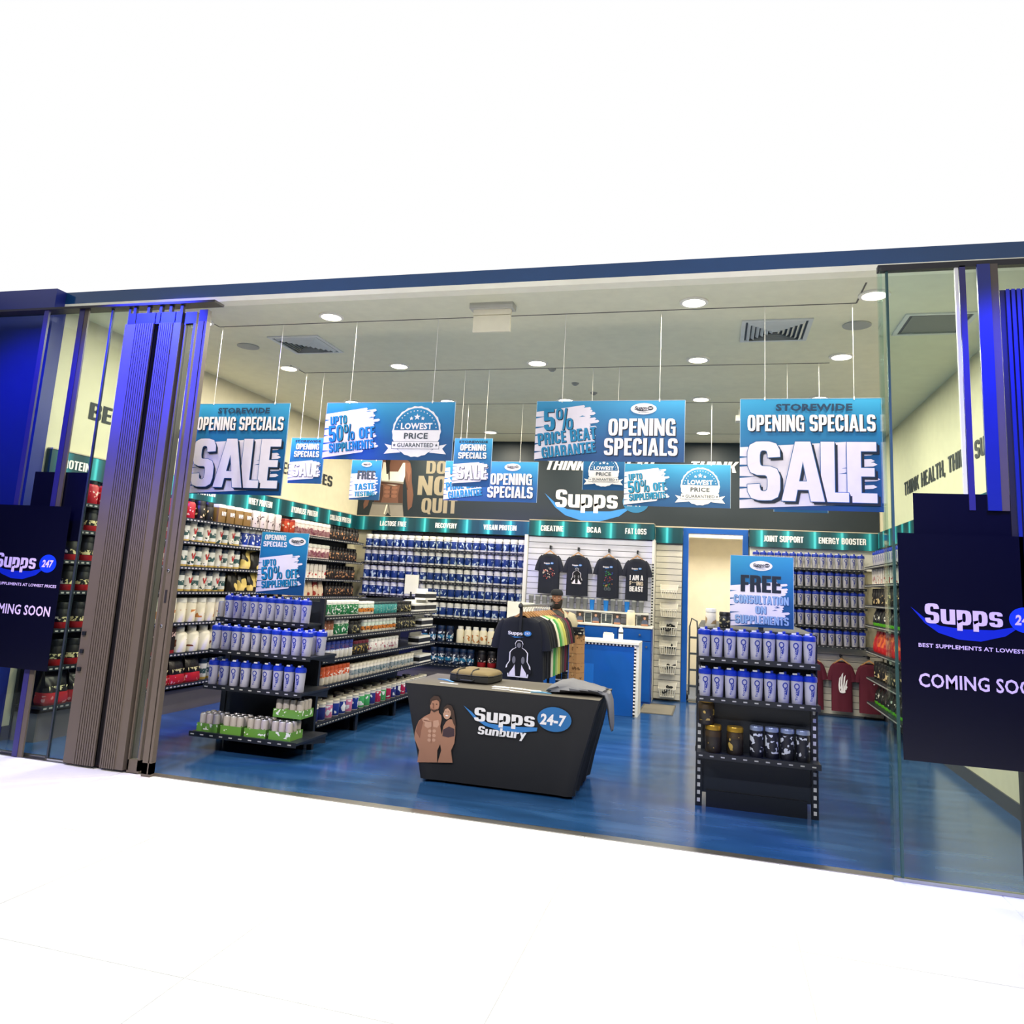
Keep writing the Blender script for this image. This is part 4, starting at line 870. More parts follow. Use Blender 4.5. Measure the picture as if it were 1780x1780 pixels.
# ============================================================ GONDOLAS
def gondola(label, X0, X1, Y0, Y1, ztop, end_shelves, side_shelves, both=True, slots=False, sideX=None):
    o = thing('gondola_shelving', label, 'shelving', ((X0+X1)/2, Y0, 0)); cx = (X0+X1)/2; w2 = (X1-X0)/2
    a = MB(); a.box(-w2+.04, w2-.04, .02, .035, .1, ztop-.03, SHB_); a.obj('end_panel', o)
    a = MB(); a.box(-.012, .012, .035, Y1-Y0, .1, ztop-.03, SHB_); a.obj('spine_panel', o)
    for x in (-w2, w2-.05):
        a = MB(); a.box(x, x+.05, 0, .04, 0, ztop, BLK); u = a.obj('upright', o)
        if slots:
            s_ = MB()
            for k in range(int(ztop/.055)): s_.box(x+.014, x+.036, -.002, 0, .03+k*.055, .058+k*.055, mat('slot_light', (205, 205, 205), .6))
            stuff(s_.obj('slot_marks', u))
    for k in range(4):
        yy = (Y1-Y0-.05)*(k)/3+.0
        a = MB(); a.box(-w2+.08, w2-.08, yy, yy+.06, 0, .12, BLK)
        if k: a.box(w2-.12, w2-.06, yy, yy+.06, 0, .22, BLK)
        a.obj('base_foot', o)
    for z, dep, xl, xr in end_shelves:
        a = MB(); a.box(xl-cx, xr-cx, -dep, .0, z-.02, z, SHB_); a.box(xl-cx, xr-cx, -dep-.006, -dep, z-.036, z+.006, BLK)
        sh = a.obj('shelf', o); tags_strip(sh, xr-xl, 'X', n=11, h=.009, loc=(xl-cx, -dep-.0065, z-.02), fill=.35)
        for x in (xl-cx+.01, xr-cx-.02):
            a = MB(); a.loft([[(x, 0, z-.02), (x, -dep*.9, z-.02), (x, 0, z-.09)], [(x+.006, 0, z-.02), (x+.006, -dep*.9, z-.02), (x+.006, 0, z-.09)]], BLK); a.obj('bracket', o)
    for z in side_shelves:
        for sg in ((1, -1) if both else (1,)):
            a = MB(); a.box(*sorted((.012*sg, (w2)*sg)), .05, Y1-Y0, z-.018, z, SHB_); a.box(*sorted((w2*sg, (w2+.006)*sg)), .05, Y1-Y0, z-.032, z+.006, BLK)
            sh = a.obj('shelf', o)
            if sg > 0: tags_strip(sh, Y1-Y0-.05, 'Y', n=52, h=.009, loc=(w2+.0075, .05, z-.020), face=1)
    return o
gondola('long black double-sided gondola left of centre with shakers on its end', -4.55, -3.55, 6.67, 9.75, 1.36,
        ((1.135, .26, -4.52, -3.56), (.87, .48, -4.40, -3.38), (.565, .5, -4.40, -3.42), (.165, .55, -4.45, -3.40)), (1.19, 1.0, .785, .55, .215))
pts = linepts((-4.50, 6.50, 1.135), (-3.60, 6.50, 1.135), 10)
def fizz_can():
    m = LM('lab_pale_can', .15, [(0, (170, 170, 168)), (.05, (176, 168, 158)), (.93, (180, 180, 178))], blot=(120, 150, 90), z0=.1, z1=.5, scale=28, thr=.6)
    b = MB(); b.lathe([(.024, 0), (.031, .008), (.031, .135), (.025, .146)], m, 14); o = b.obj('drink_can', smooth=True)
    t = MB(); t.lathe([(.0255, .1465), (.0245, .149)], STEEL, 14); t.obj('can_lid', o); return o
place('drink_can', fizz_can, (-4.52, 6.48, 1.135), 0, 'single pale drink can at the left end of the top shaker shelf', 'can', 'loose cans')
row('shaker', shaker, linepts((-4.47, 6.47, 1.135), (-3.58, 6.47, 1.135), 10), 0, 'blue-lidded shaker', 'top end shelf of the left gondola', 'shaker', 'left', .25)
row('shaker', shaker, linepts((-4.44, 6.27, .87), (-3.42, 6.27, .87), 10), 0, 'blue-lidded shaker', 'middle end shelf of the left gondola', 'shaker', 'left', .25)
row('shaker', shaker, [(-3.62, 6.40, .87), (-3.51, 6.42, .87), (-3.42, 6.43, .87)], 0, 'rear blue-lidded shaker', 'middle end shelf of the left gondola', 'shaker', 'left', .25)
row('shaker', shaker, linepts((-4.42, 6.25, .565), (-3.44, 6.25, .565), 9), 0, 'blue-lidded shaker', 'lowest end shelf of the left gondola', 'shaker', 'left', .25)
# trays of cans
TRM = LM('lab_green_tray', .085, [(0, (98, 150, 60)), (1.0, (98, 150, 60))], blot=(225, 230, 215), z0=.2, z1=.8, scale=26, thr=.6)
def tray(loc, label, nx=3, ny=3, wn=''):
    o = thing('can_tray', label, 'carton', loc, group='green cardboard trays of cans'); p = .067; W_ = nx*p+.008; D_ = ny*p+.008; t = .003; h = .07
    if ('tray', nx, ny) not in PROTO:
        ms = []
        for a in ((0, W_, 0, D_, 0, t), (0, W_, 0, t, t, h), (0, W_, D_-t, D_, t, h), (0, t, t, D_-t, t, h), (W_-t, W_, t, D_-t, t, h)):
            b = MB(); b.box(*a, TRM); ms.append(b.mesh('tray_side'))
        PROTO[('tray', nx, ny)] = ms
    for nm, me in zip(('tray_base', 'tray_side', 'tray_side', 'tray_side', 'tray_side'), PROTO[('tray', nx, ny)]):
        q = bpy.data.objects.new(nm, me); COL.objects.link(q); q.parent = o
    k = 0
    for j in range(ny):
        for i in range(nx):
            k += 1
            rn = ('front', 'second', 'third', 'rear')[j]
            place('drink_can', fizz_can, (loc[0]+.004+p*(i+.5), loc[1]+.004+p*(j+.5), loc[2]+.004), random.uniform(0, 6), f'pale drink can, {ordn(i+1)} from the left, {rn} row of the {wn}', 'can', 'cans in the green trays')
for i in range(4): tray((-4.42+i*.24, 6.16+.01, .165), f'green can tray, {ordn(i+1)} from the left on the bottom shelf of the left gondola', 3, 3, f'{ordn(i+1)} bottom tray')
tray((-3.72, 6.24, .34), 'green can tray stacked on top of the rightmost bottom tray', 4, 3, 'upper tray')

# side goods of the left gondola (face +X)
def gpnt(z, y0, y1, n, x=-3.62): return linepts((x, y0, z), (x, y1, z), n)
GL = lambda s: s+', left gondola'
def sm(name, r, h, lh, bands, lid, blot=None, **k): return tubby(name, r, h, lh, LM('lab_'+name, h-lh, bands, blot=blot, **k), lid)
SP = dict(scale=45, thr=.58)
row('green_tub', sm('green_tub', .05, .15, .025, [(0, (238, 238, 230)), (.1, (30, 120, 70)), (.9, (238, 238, 230))], WHT, (235, 240, 235), z0=.15, z1=.85, **SP), gpnt(1.19, 6.79, 7.48, 7), H, 'green and white tub', GL('top shelf'), 'tub', 'front')
row('orange_label_tub', sm('orange_label_tub', .048, .135, .025, [(0, (235, 230, 215)), (.25, (215, 130, 50)), (.6, (200, 215, 205))], WHT, (90, 60, 40), z0=.2, z1=.7, **SP), gpnt(1.19, 7.50, 7.86, 4), H, 'orange-label tub', GL('top shelf'), 'tub', 'front')
row('teal_tub', sm('teal_tub', .045, .125, .02, [(0, (60, 150, 150))], mat('lid_dark_teal', (30, 60, 64), .4), (150, 200, 195), z0=.15, z1=.85, **SP), gpnt(1.19, 7.88, 8.50, 7), H, 'teal tub', GL('top shelf'), 'tub', 'front')
row('small_dark_jar', sm('small_dark_jar', .045, .13, .03, [(0, (36, 38, 40))], BLK2, (190, 180, 130), z0=.15, z1=.85, **SP), gpnt(1.19, 8.53, 8.95, 4), H, 'small dark jar', GL('top shelf'), 'jar', 'front')
def disp():
    b = MB(); b.box(-.2, .2, -.07, .07, 0, .10, LM('lab_display_box', .1, [(0, (235, 235, 230)), (.25, (30, 32, 34)), (.75, (238, 238, 234))])); o = b.obj('display_carton')
    l = MB(); l.box(-.2, .2, .055, .07, .1, .14, WHT); l.obj('flap', o); return o
row('display_carton', disp, gpnt(1.19, 8.98, 9.70, 2), H, 'low white display carton', GL('top shelf'), 'carton', 'front', 0)
row('display_carton', disp, gpnt(1.33, 9.3, 9.70, 1), H, 'upper low white display carton', GL('top shelf'), 'carton', 'front', 0)
row('brown_bottle', sm('brown_bottle', .038, .15, .03, [(0, (225, 220, 210)), (.5, (150, 90, 60))], mat('lid_brown', (120, 70, 50), .4), (235, 225, 215), z0=.4, z1=.9, **SP), gpnt(1.0, 6.76, 6.98, 3), H, 'brown-topped bottle', GL('second shelf'), 'bottle', 'front')
row('green_tub', None, gpnt(1.0, 7.0, 7.28, 3), H, 'green and white tub', GL('second shelf'), 'tub', 'front')
row('small_dark_jar', None, gpnt(1.0, 7.32, 7.58, 3), H, 'small dark jar', GL('second shelf'), 'jar', 'front')
row('orange_label_tub', None, gpnt(1.0, 7.62, 8.50, 9), H, 'orange-label tub', GL('second shelf'), 'tub', 'front')
row('small_dark_jar', None, gpnt(1.0, 8.53, 9.12, 6), H, 'small dark jar', GL('second shelf far part'), 'jar', 'front')
row('display_carton', None, gpnt(1.0, 9.16, 9.70, 1), H, 'low white display carton', GL('second shelf'), 'carton', 'front', 0)
row('blue_top_bottle', sm('blue_top_bottle', .045, .165, .03, [(0, (225, 222, 215)), (.5, (220, 225, 235)), (.62, (34, 50, 130))], mat('lid_blue', (34, 60, 160), .4), (90, 60, 110), z0=.55, z1=.95, **SP), gpnt(.785, 6.76, 7.43, 7), H, 'blue-topped white bottle', GL('third shelf'), 'bottle', 'front')
row('maroon_lid_jar', sm('maroon_lid_jar', .045, .14, .03, [(0, (40, 36, 34))], mat('lid_maroon', (110, 24, 50), .4), (200, 170, 90), z0=.2, z1=.8, **SP), gpnt(.785, 7.46, 7.80, 4), H, 'dark jar with maroon lid', GL('third shelf'), 'jar', 'front')
row('small_white_tub', sm('small_white_tub', .046, .14, .025, [(0, (238, 234, 230))], WHT, (170, 90, 110), z0=.2, z1=.8, **SP), gpnt(.785, 7.83, 8.62, 8), H, 'small white tub', GL('third shelf'), 'tub', 'front')
row('display_carton', None, gpnt(.785, 9.05, 9.70, 1), H, 'low white display carton', GL('third shelf'), 'carton', 'front', 0)
row('orange_top_bottle', sm('orange_top_bottle', .043, .165, .03, [(0, (222, 214, 200)), (.5, (205, 90, 50))], mat('lid_orange', (215, 95, 50), .4), (238, 230, 220), z0=.5, z1=.9, **SP), gpnt(.55, 6.80, 7.40, 7), H, 'orange-topped bottle', GL('fourth shelf'), 'bottle', 'front')
row('pale_bottle', sm('pale_bottle', .043, .14, .03, [(0, (215, 210, 200)), (.3, (150, 160, 165)), (.75, (230, 225, 215))], mat('lid_ivory', (232, 226, 208), .4), (90, 120, 130), z0=.2, z1=.7, **SP), gpnt(.55, 7.43, 8.42, 11), H, 'grey-labelled bottle', GL('fourth shelf'), 'bottle', 'front')
row('pale_bottle', None, gpnt(.55, 8.45, 9.15, 7), H, 'grey-labelled bottle', GL('fourth shelf far part'), 'bottle', 'front')
row('display_carton', None, gpnt(.55, 9.2, 9.7, 1), H, 'low white display carton', GL('fourth shelf'), 'carton', 'front', 0)
jc = [('navy_label_jar', (24, 34, 110), 'navy'), ('pink_label_jar', (205, 120, 160), 'pink'), ('cobalt_label_jar', (20, 50, 140), 'cobalt'), ('green_label_jar', (70, 170, 100), 'green'), ('crimson_label_jar', (180, 30, 80), 'crimson'), ('indigo_label_jar', (40, 50, 130), 'indigo')]
seq = [0, 0, 1, 2, 2, 1, 2, 3, 3, 5, 4, 3, 4, 5, 0, 4, 5, 1, 3, 4, 2]
P_ = gpnt(.215, 6.72, 9.70, len(seq), -3.64)
cnt = {}
for i, k in enumerate(seq):
    nm, c, cn = jc[k]; cnt[k] = cnt.get(k, 0)+1
    place(nm, sm(nm, .056, .165, .018, [(0, (190, 190, 190)), (.07, c), (.84, (210, 210, 205))], mat('lid_metal_pale', (215, 210, 195), .4), (230, 235, 240), z0=.2, z1=.8, scale=20, thr=.56), P_[i], H, f'{ordn(cnt[k])} {cn}-labelled jar from the front, bottom shelf of the left gondola side', 'jar', 'jars on the gondola bottom shelf')
row('crimson_label_jar', None, gpnt(.215, 6.8, 9.6, 12, -3.80), H, 'rear crimson-labelled jar', GL('bottom shelf'), 'jar', 'front')
# small signs on the gondolas
s1 = sign('p50', -4.34, 1.97, 6.74, .52, .60, 'upright blue 50% off sign standing on the left gondola end'); t = MB(); t.box(.24, .28, .006, .02, -.14, .3, BLK); t.obj('holder', s1); s1.rotation_euler = (0, 0, 0)
s2 = sign('consult', .12, 1.93, 6.6, .49, .57, 'upright blue free consultation sign standing on the right gondola'); t = MB(); t.box(.22, .26, .006, .02, -.2, .3, BLK); t.obj('holder', s2)
o = thing('sign_holder', 'blank white card in a holder at the far end of the left gondola', 'card holder', (-3.83, 9.5, 1.36)); a = MB(); a.box(-.01, .01, -.01, .01, -.18, .06, BLK); a.box(-.04, .04, -.04, .04, -.19, -.17, BLK); a.obj('stand', o)
a = MB(); a.box(-.095, .095, -.004, .0, .03, .28, WHT); a.obj('card', o)

gondola('black gondola on the right with slotted posts and two shaker shelves', -.13, .76, 6.42, 8.3, 1.33, ((1.125, .17, -.12, .76), (.83, .17, -.12, .76), (.42, .18, -.12, .76)), (1.1, .78, .42), slots=True)
row('shaker', shaker, linepts((-.125, 6.31, 1.125), (.74, 6.31, 1.125), 9), 0, 'blue-lidded shaker', 'upper end shelf of the right gondola', 'shaker', 'left', .25)
row('shaker', shaker, linepts((-.115, 6.31, .83), (.745, 6.31, .83), 9), 0, 'blue-lidded shaker', 'lower end shelf of the right gondola', 'shaker', 'left', .25)
gj = sm('gold_lid_tub', .062, .2, .035, [(0, (40, 34, 28)), (.7, (60, 46, 26))], mat('lid_gold', (190, 150, 50), .3, .6), (190, 160, 80), z0=.2, z1=.8, scale=22, thr=.6)
row('gold_lid_tub', gj, linepts((-.08, 6.34, .42), (.24, 6.34, .42), 2), 0, 'gold-lidded dark tub', 'low shelf of the right gondola', 'tub')
row('gold_lid_tub', gj, [(-.055, 6.34, .62)], 0, 'upper gold-lidded dark tub stacked', 'left end of the low shelf, right gondola', 'tub')
row('silver_lid_tub', sm('silver_lid_tub', .05, .22, .03, [(0, (26, 28, 40))], mat('lid_silver', (150, 165, 195), .3, .5), (200, 205, 215), z0=.2, z1=.9, scale=30, thr=.55), linepts((.26, 6.34, .42), (.70, 6.34, .42), 4), 0, 'silver-lidded dark tub', 'low shelf of the right gondola', 'tub')
place('navy_jar', None, (-.07, 6.56, 1.30), 0, 'tall white-topped tub standing behind the right gondola shakers at left', 'tub', 'tubs on the right gondola top') if 0 else None
o = tubby('pale_tub', .045, .15, .03, LM('lab_pale_tub', .12, [(0, (235, 230, 215))], blot=(180, 150, 110), z0=.2, z1=.8, scale=22, thr=.55), WHT)(); o.location = (-.03, 6.75, 1.335); tag(o, 'pale tub on top of the right gondola left of the consultation sign', 'tub')
a = MB(); a.box(-.13, .76, 6.44, 8.3, 1.32, 1.335, SHB_); q = a.obj('top_cap'); q.parent = [c for c in COL.objects if c.get('label', '').startswith('black gondola on the right')][0]; q.location = (-.315, -6.42, 0)
row('small_dark_jar', None, linepts((.06, 6.6, 1.335), (.10, 6.6, 1.335), 1), 0, 'small dark jar', 'top of the right gondola by the sign', 'jar')
# ============================================================ SHIRTS
def tee_mesh(m, s=1.0, H_=.68, seed=0, hw=.235, sleeve=.15, fold=.006):
    rn = random.Random(seed); b = MB(); ph = rn.uniform(0, 6); n = 26
    prof = [(0, .08, .04), (-.012, hw*.5, .05), (-.035, hw*.72, .056), (-.065, hw*.88, .056), (-.11, hw*.97, .056), (-.18, hw, .06), (-.30, hw, .062), (-.42, hw, .06), (-.54, hw*1.01, .058), (-H_, hw*1.02, .055)]
    rings = []
    for k, (z, w_, d) in enumerate(prof):
        ring = []
        for a in range(n):
            t = 2*pi*a/n; c, q = cos(t), sin(t); kk = (abs(c)**2.6+abs(q)**2.6)**(-1/2.6)
            f = fold*sin(5*t+ph+z*6)*min(1, -z/.2)+fold*.6*sin(9*t+ph*2)
            zz = z-(.035 if q < 0 and k == 0 else 0)
            ring.append((s*(w_*c*kk), s*(d*q*kk+f*(1 if q > 0 else -1)), s*zz))
        rings.append(ring)
    b.loft(rings[::-1], m, cap0=False, cap1=False)
    for sg in (-1, 1):
        e = sleeve*.1
        path = [(hw-.075, -.062), (hw-.045, -.11), (hw-.015, -.19), (hw+.002+e, -.27), (hw+.012+e, -.335)]
        wd = [.055, .066, .066, .062, .062]; rr = []
        for k, ((x, z), r) in enumerate(zip(path, wd)):
            nx, nz = ((.72, .62), (.88, .4), (.95, .22), (.97, .16), (.98, .12))[k]
            rr.append([(s*sg*(x+r*cos(2*pi*a/14)*nx), s*(.03*sin(2*pi*a/14)*1.2+.003*sin(a*2+k)), s*(z+r*cos(2*pi*a/14)*nz)) for a in range(14)])
        b.loft(rr, m, cap0=True, cap1=True)
    return b
def hanger(parent, s=1.0, z=0, m=None):
    m = m or WOODH; b = MB(); rr = []
    for i in range(9):
        t = -1+2*i/8; x = .16*t; zz = .04-.11*abs(t)**1.05; h = .011*(1-.4*abs(t))+.003
        rr.append([(s*x, s*-.006, s*(zz-h)), (s*x, s*.006, s*(zz-h)), (s*x, s*.006, s*(zz+h)), (s*x, s*-.006, s*(zz+h))])
    b.loft(rr, m); h = b.obj('hanger', parent, loc=(0, 0, z))
    k = MB(); k.tube([(0, 0, s*.045), (0, 0, s*.075), (s*.014, 0, s*.085), (s*.018, 0, s*.10), (s*.008, 0, s*.115), (-s*.01, 0, s*.112)], s*.003, STEEL, 5); k.obj('hook', h)
    return h
TB = mat('cloth_black', (22, 28, 44), .85); TBK = mat('cloth_black2', (16, 18, 24), .9)
def tiny_logo(P, cx, cz, w_):
    P.text('Supps', cx-w_*.5, cz, w_*.62, w_*.14, PW, 1); P.ell(cx+w_*.33, cz+w_*.08, w_*.17, w_*.11, SW, 1, 14)
    P.text('247', cx+w_*.23, cz+w_*.04, w_*.2, w_*.09, PW, 2); P.poly([(cx-w_*.55, cz+w_*.02), (cx-w_*.3, cz-w_*.07), (cx+w_*.2, cz-w_*.07), (cx-w_*.2, cz-w_*.12)], SW, 1)
def figure_print(P, cx, cz, h):
    """white-outlined muscular figure holding weights"""
    o_ = [(0, 1.0), (.08, .98), (.12, .90), (.09, .80), (.20, .74), (.27, .66), (.27, .42), (.35, .30), (.37, .18), (.31, .10), (.29, 0), (-.29, 0), (-.31, .10), (-.37, .18), (-.35, .30), (-.27, .42), (-.27, .66), (-.20, .74), (-.09, .80), (-.12, .90), (-.08, .98)]
    P.poly([(cx+x*h, cz+z*h) for x, z in o_], PW, 1); P.poly([(cx+x*h*.88, cz+(z*.95+.03)*h) for x, z in o_], TBK, 2)
    for sg in (-1, 1):
        P.poly([(cx+sg*x*h, cz+z*h) for x, z in ((.07, .02), (.25, .03), (.24, .12), (.14, .26), (.10, .34))][::sg], BRW, 3)
        P.ell(cx+sg*.13*h, cz+.46*h, .05*h, .10*h, mat('print_midgrey', (120, 120, 125), .6), 3, 12); P.ell(cx+sg*.31*h, cz+.17*h, .075*h, .075*h, TBK, 4, 12)
    P.ell(cx, cz+.86*h, .06*h, .07*h, MATS['print_midgrey'], 3, 12)
def splat(P, cx, cz, r, cols, seed, n=26, sx=1, sz=1):
    rn = random.Random(seed)
    for i in range(n):
        a = rn.uniform(0, 2*pi); q = r*math.sqrt(rn.random()); s_ = r*rn.uniform(.08, .2); x, z = cx+q*cos(a)*sx, cz+q*sin(a)*sz
        P.poly([(x+s_*rn.uniform(.4, 1)*cos(2*pi*k/6), z+s_*rn.uniform(.4, 1)*sin(2*pi*k/6)) for k in range(6)], cols[i % len(cols)], 1+i*.05)
RD = mat('print_brick', (170, 70, 60), .6); CRM = mat('print_beige', (215, 200, 180), .6); GRN = mat('print_green', (50, 150, 60), .6); DBL = mat('print_blue_dark', (30, 60, 130), .6); ORG = mat('print_orange', (215, 140, 50), .6)
Ys = 11.70
def wall_tee(x, z, label, kind, seed):
    s = .80; o = tee_mesh(TB, s, .76, seed, .205, .12).obj('hanging_shirt', smooth=True, loc=(x, Ys, z)); tag(o, label, 'shirt', 'black shirts on the slatted board')
    hanger(o, s, .012, mat('hanger_pale', (205, 160, 120), .5)); a = MB(); a.box(-.012, .012, .0, .09, .07, .125, BLK); a.obj('wall_hook', o)
    P = Print(); tiny_logo(P, 0, -.16, .15)
    if kind == 0: splat(P, 0, -.30, .085, [RD, CRM, MATS['cloth_black2'], RD, CRM], 2, 46, 1.15)
    if kind == 1: figure_print(P, 0, -.43, .24)
    if kind == 2:
        splat(P, .0, -.245, .06, [GRN, DBL, GRN], 4, 26, 1.3, .6); splat(P, .0, -.33, .06, [RD, DBL, RD], 5, 22, 1.2, .6); splat(P, 0, -.41, .06, [GRN, ORG, DBL], 6, 22, 1.2, .6); P.text('OO', -.05, -.50, .1, .05, PG, 2)
    if kind == 3:
        P.text('I AM A', -.10, -.32, .20, .075, PW, 1, bold=.02); P.text('F***ING', -.10, -.395, .20, .06, CRM, 1); P.text('BEAST', -.10, -.485, .20, .075, PW, 1, bold=.05)
    P.obj('chest_print', o, (0, -.056, 0))
wall_tee(-2.47, 2.085, 'black shirt with reddish emblem, leftmost on the slatted board', 0, 1)
wall_tee(-2.03, 2.075, 'black shirt with white outlined figure, second from the left on the slatted board', 1, 2)
wall_tee(-1.56, 2.07, 'black shirt with green and red graphic, third from the left on the slatted board', 2, 3)
wall_tee(-1.13, 2.065, 'black shirt with white words ending BEAST, rightmost on the slatted board', 3, 4)
MR = mat('cloth_maroon', (88, 16, 40), .85)
for x, lb, k in ((1.36, 'maroon shirt partly hidden behind the right gondola', 0), (1.74, 'maroon shirt with white flame print, middle of the three', 1), (2.10, 'maroon shirt nearest the right wall', 2)):
    s = .78; o = tee_mesh(MR, s, .86, 9+k, .175, .03).obj('hanging_shirt', smooth=True, loc=(x, 12.0, .76)); tag(o, lb, 'shirt', 'maroon shirts low on the slatted board'); hanger(o, s, .012)
    a = MB(); a.box(-.012, .012, .0, .1, .06, .1, BLK); a.obj('wall_hook', o)
    P = Print()
    if k == 1:
        for i, (dx, a0, a1) in enumerate(((-.04, -.40, -.22), (-.01, -.42, -.17), (.02, -.42, -.20), (.045, -.38, -.26))):
            P.poly([(dx, a0), (dx+.02, a0+.05), (dx+.008, (a0+a1)/2), (dx+.022, a1+.03), (dx, a1), (dx-.012, (a0+a1)/2), (dx-.008, a0+.03)], PW, 1)
        P.ell(0, -.40, .04, .02, PW, 1.2, 12)
    else: P.ell(.05 if k == 2 else 0, -.27, .012, .008, PW, 1, 8)
    P.obj('chest_print', o, (0, -.056, 0))

# clothes rail
RX0, RY0, RX1, RY1, RZ = -1.935, 7.86, -1.885, 9.15, 1.375
o = thing('clothes_rail', 'black and chrome clothes rail behind the display table', 'clothes rail', (RX0, RY0, 0))
dx, dy = RX1-RX0, RY1-RY0
a = MB(); a.tube([(0, -.02, RZ), (dx, dy+.02, RZ)], .014, STEEL, 10); a.obj('rail', o)
for k in (0, 1):
    a = MB(); a.box(dx*k-.014, dx*k+.014, dy*k-.012, dy*k+.012, .03, RZ-.0, BLK); u = a.obj('post', o)
    a = MB(); a.lathe([(.0, RZ-.035), (.026, RZ-.012), (.024, RZ+.012), (.006, RZ+.034), (0, RZ+.036)], BLK, 12, cx=dx*k, cy=dy*k-.03*(1-2*k)); a.obj('finial', u, smooth=True)
    a = MB(); a.box(dx*k-.26, dx*k+.26, dy*k-.02, dy*k+.02, 0, .03, BLK); a.obj('foot', o)
cl = [('black', (14, 20, 30)), ('black', (18, 22, 30)), ('navy black', (20, 24, 36)), ('black', (16, 18, 24)), ('cream', (225, 220, 200)), ('bright green', (70, 150, 80)), ('pale lime', (176, 196, 130)), ('yellow-green', (190, 190, 100)), ('olive', (96, 92, 60)), ('dark grey', (60, 60, 58)), ('maroon', (90, 20, 50)), ('black', (20, 20, 24))]
for i, (cn, c) in enumerate(cl):
    t = (i+.55)/12; x = RX0+dx*t; y = RY0+dy*t; s = 1.0 if i < 1 else .96
    m = mat('rail_cloth_%d' % i, c, .88)
    q = tee_mesh(m, s, .66, 20+i, .25, .05).obj('rail_shirt', smooth=True, loc=(x+.0, y, RZ-.105)); q.rotation_euler = (0, 0, random.uniform(-.05, .05) if i else -.04)
    lab = 'black shirt with white figure print at the front of the clothes rail' if i == 0 else f'{cn} shirt hanging {ordn(i+1)} from the front of the clothes rail'
    tag(q, lab, 'shirt', 'shirts on the clothes rail'); hanger(q, s, -.004)
    if i == 0:
        P = Print(); tiny_logo(P, 0, -.19, .25); figure_print(P, 0, -.61, .37); P.obj('chest_print', q, (0, -.072, 0))

# ============================================================ DISPLAY TABLE
o = thing('display_table', 'trestle table under a fitted black printed cloth', 'table', (-1.66, 6.5, 0))
a = MB(); a.box(-.78, .78, -.34, .34, .70, .735, mat('table_top', (200, 200, 195), .5)); a.obj('tabletop', o)
for x in (-.62, .62):
    for y in (-.25, .25): a = MB(); a.tube([(x, y, 0), (x, y, .7)], .014, STEEL, 8); a.obj('leg', o)
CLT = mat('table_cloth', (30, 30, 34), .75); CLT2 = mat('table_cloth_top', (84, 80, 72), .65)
b = MB(); x0, x1, y0, y1 = -2.46, -.85, 6.12, 6.90
def cl_ring(z, ins, w_):
    pts = []; nx, ny = 30, 14
    per = [(x0+(x1-x0)*i/nx, y0, i/nx) for i in range(nx)]+[(x1, y0+(y1-y0)*i/ny, i/ny) for i in range(ny)]+[(x1-(x1-x0)*i/nx, y1, i/nx) for i in range(nx)]+[(x0, y1-(y1-y0)*i/ny, i/ny) for i in range(ny)]
    cx, cyy = (x0+x1)/2, (y0+y1)/2
    for k, (x, y, t) in enumerate(per):
        e = min(t, 1-t)*2; corner = max(0, 1-e*5)
        sx = 1-ins*1.0/(x1-x0)*2; wv = w_*sin(k*1.9)*(1-.0) if (y != y0) else w_*.15*sin(k*1.9)
        pts.append((cx+(x-cx)*sx+ (wv if x in (x0, x1) else 0), cyy+(y-cyy)*(1-ins*.1)+(wv if y == y1 else 0)-(corner*w_*1.2 if y == y0 and 0 < k < nx else 0), z))
    return pts
b.loft([cl_ring(.02, .19, .022), cl_ring(.2, .15, .018), cl_ring(.45, .08, .010), cl_ring(.65, .03, .004), cl_ring(.742, 0, 0)], CLT, cap0=False, cap1=False)
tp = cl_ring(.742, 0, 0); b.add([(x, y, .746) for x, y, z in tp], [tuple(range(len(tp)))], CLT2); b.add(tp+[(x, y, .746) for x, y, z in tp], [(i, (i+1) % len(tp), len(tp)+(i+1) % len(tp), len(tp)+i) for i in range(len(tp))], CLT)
tc_ = b.obj('tablecloth', smooth=True); tag(tc_, 'black fitted tablecloth printed with a couple and the shop logo', 'tablecloth')
T3 = lambda x, y: (-2.46+(x-25)*.000966, .75-(y-180-(x-25)*.104)*.00092)
q = lambda l: [T3(*p) for p in l]
P = Print(); SK2 = mat('print_tan', (176, 126, 100), .6); SK3 = mat('print_tan_dark', (140, 92, 72), .6); SK4 = mat('print_tan_light', (205, 160, 135), .6); HB = mat('print_brown_hair', (70, 48, 38), .6)
P.poly(q([(150, 610), (160, 560), (180, 510), (225, 475), (275, 450), (280, 425), (350, 425), (352, 445), (375, 470), (380, 500), (372, 560), (392, 640), (385, 700), (360, 760), (365, 860), (190, 860), (200, 760), (170, 700), (150, 660)]), SK2, 1)
P.ell(*T3(310, 380), .040, .056, SK2, 2); P.poly(q([(268, 380), (268, 330), (300, 300), (340, 305), (360, 335), (356, 385), (348, 350), (325, 335), (285, 342), (275, 375)]), HB, 3)
P.poly(q([(275, 395), (285, 425), (310, 440), (340, 428), (350, 395), (340, 412), (310, 420), (285, 412)]), HB, 3); P.rect(*[T3(290, 0)[0], T3(303, 0)[0]], T3(300, 372)[1], T3(300, 366)[1], HB, 4); P.rect(T3(320, 0)[0], T3(334, 0)[0], T3(320, 374)[1], T3(320, 368)[1], HB, 4)
P.poly(q([(220, 500), (300, 520), (302, 524), (222, 512)]), SK3, 2); P.poly(q([(300, 520), (303, 700), (299, 700), (296, 520)]), SK3, 2); P.ell(*T3(240, 505), .03, .02, SK4, 1.6, 12)
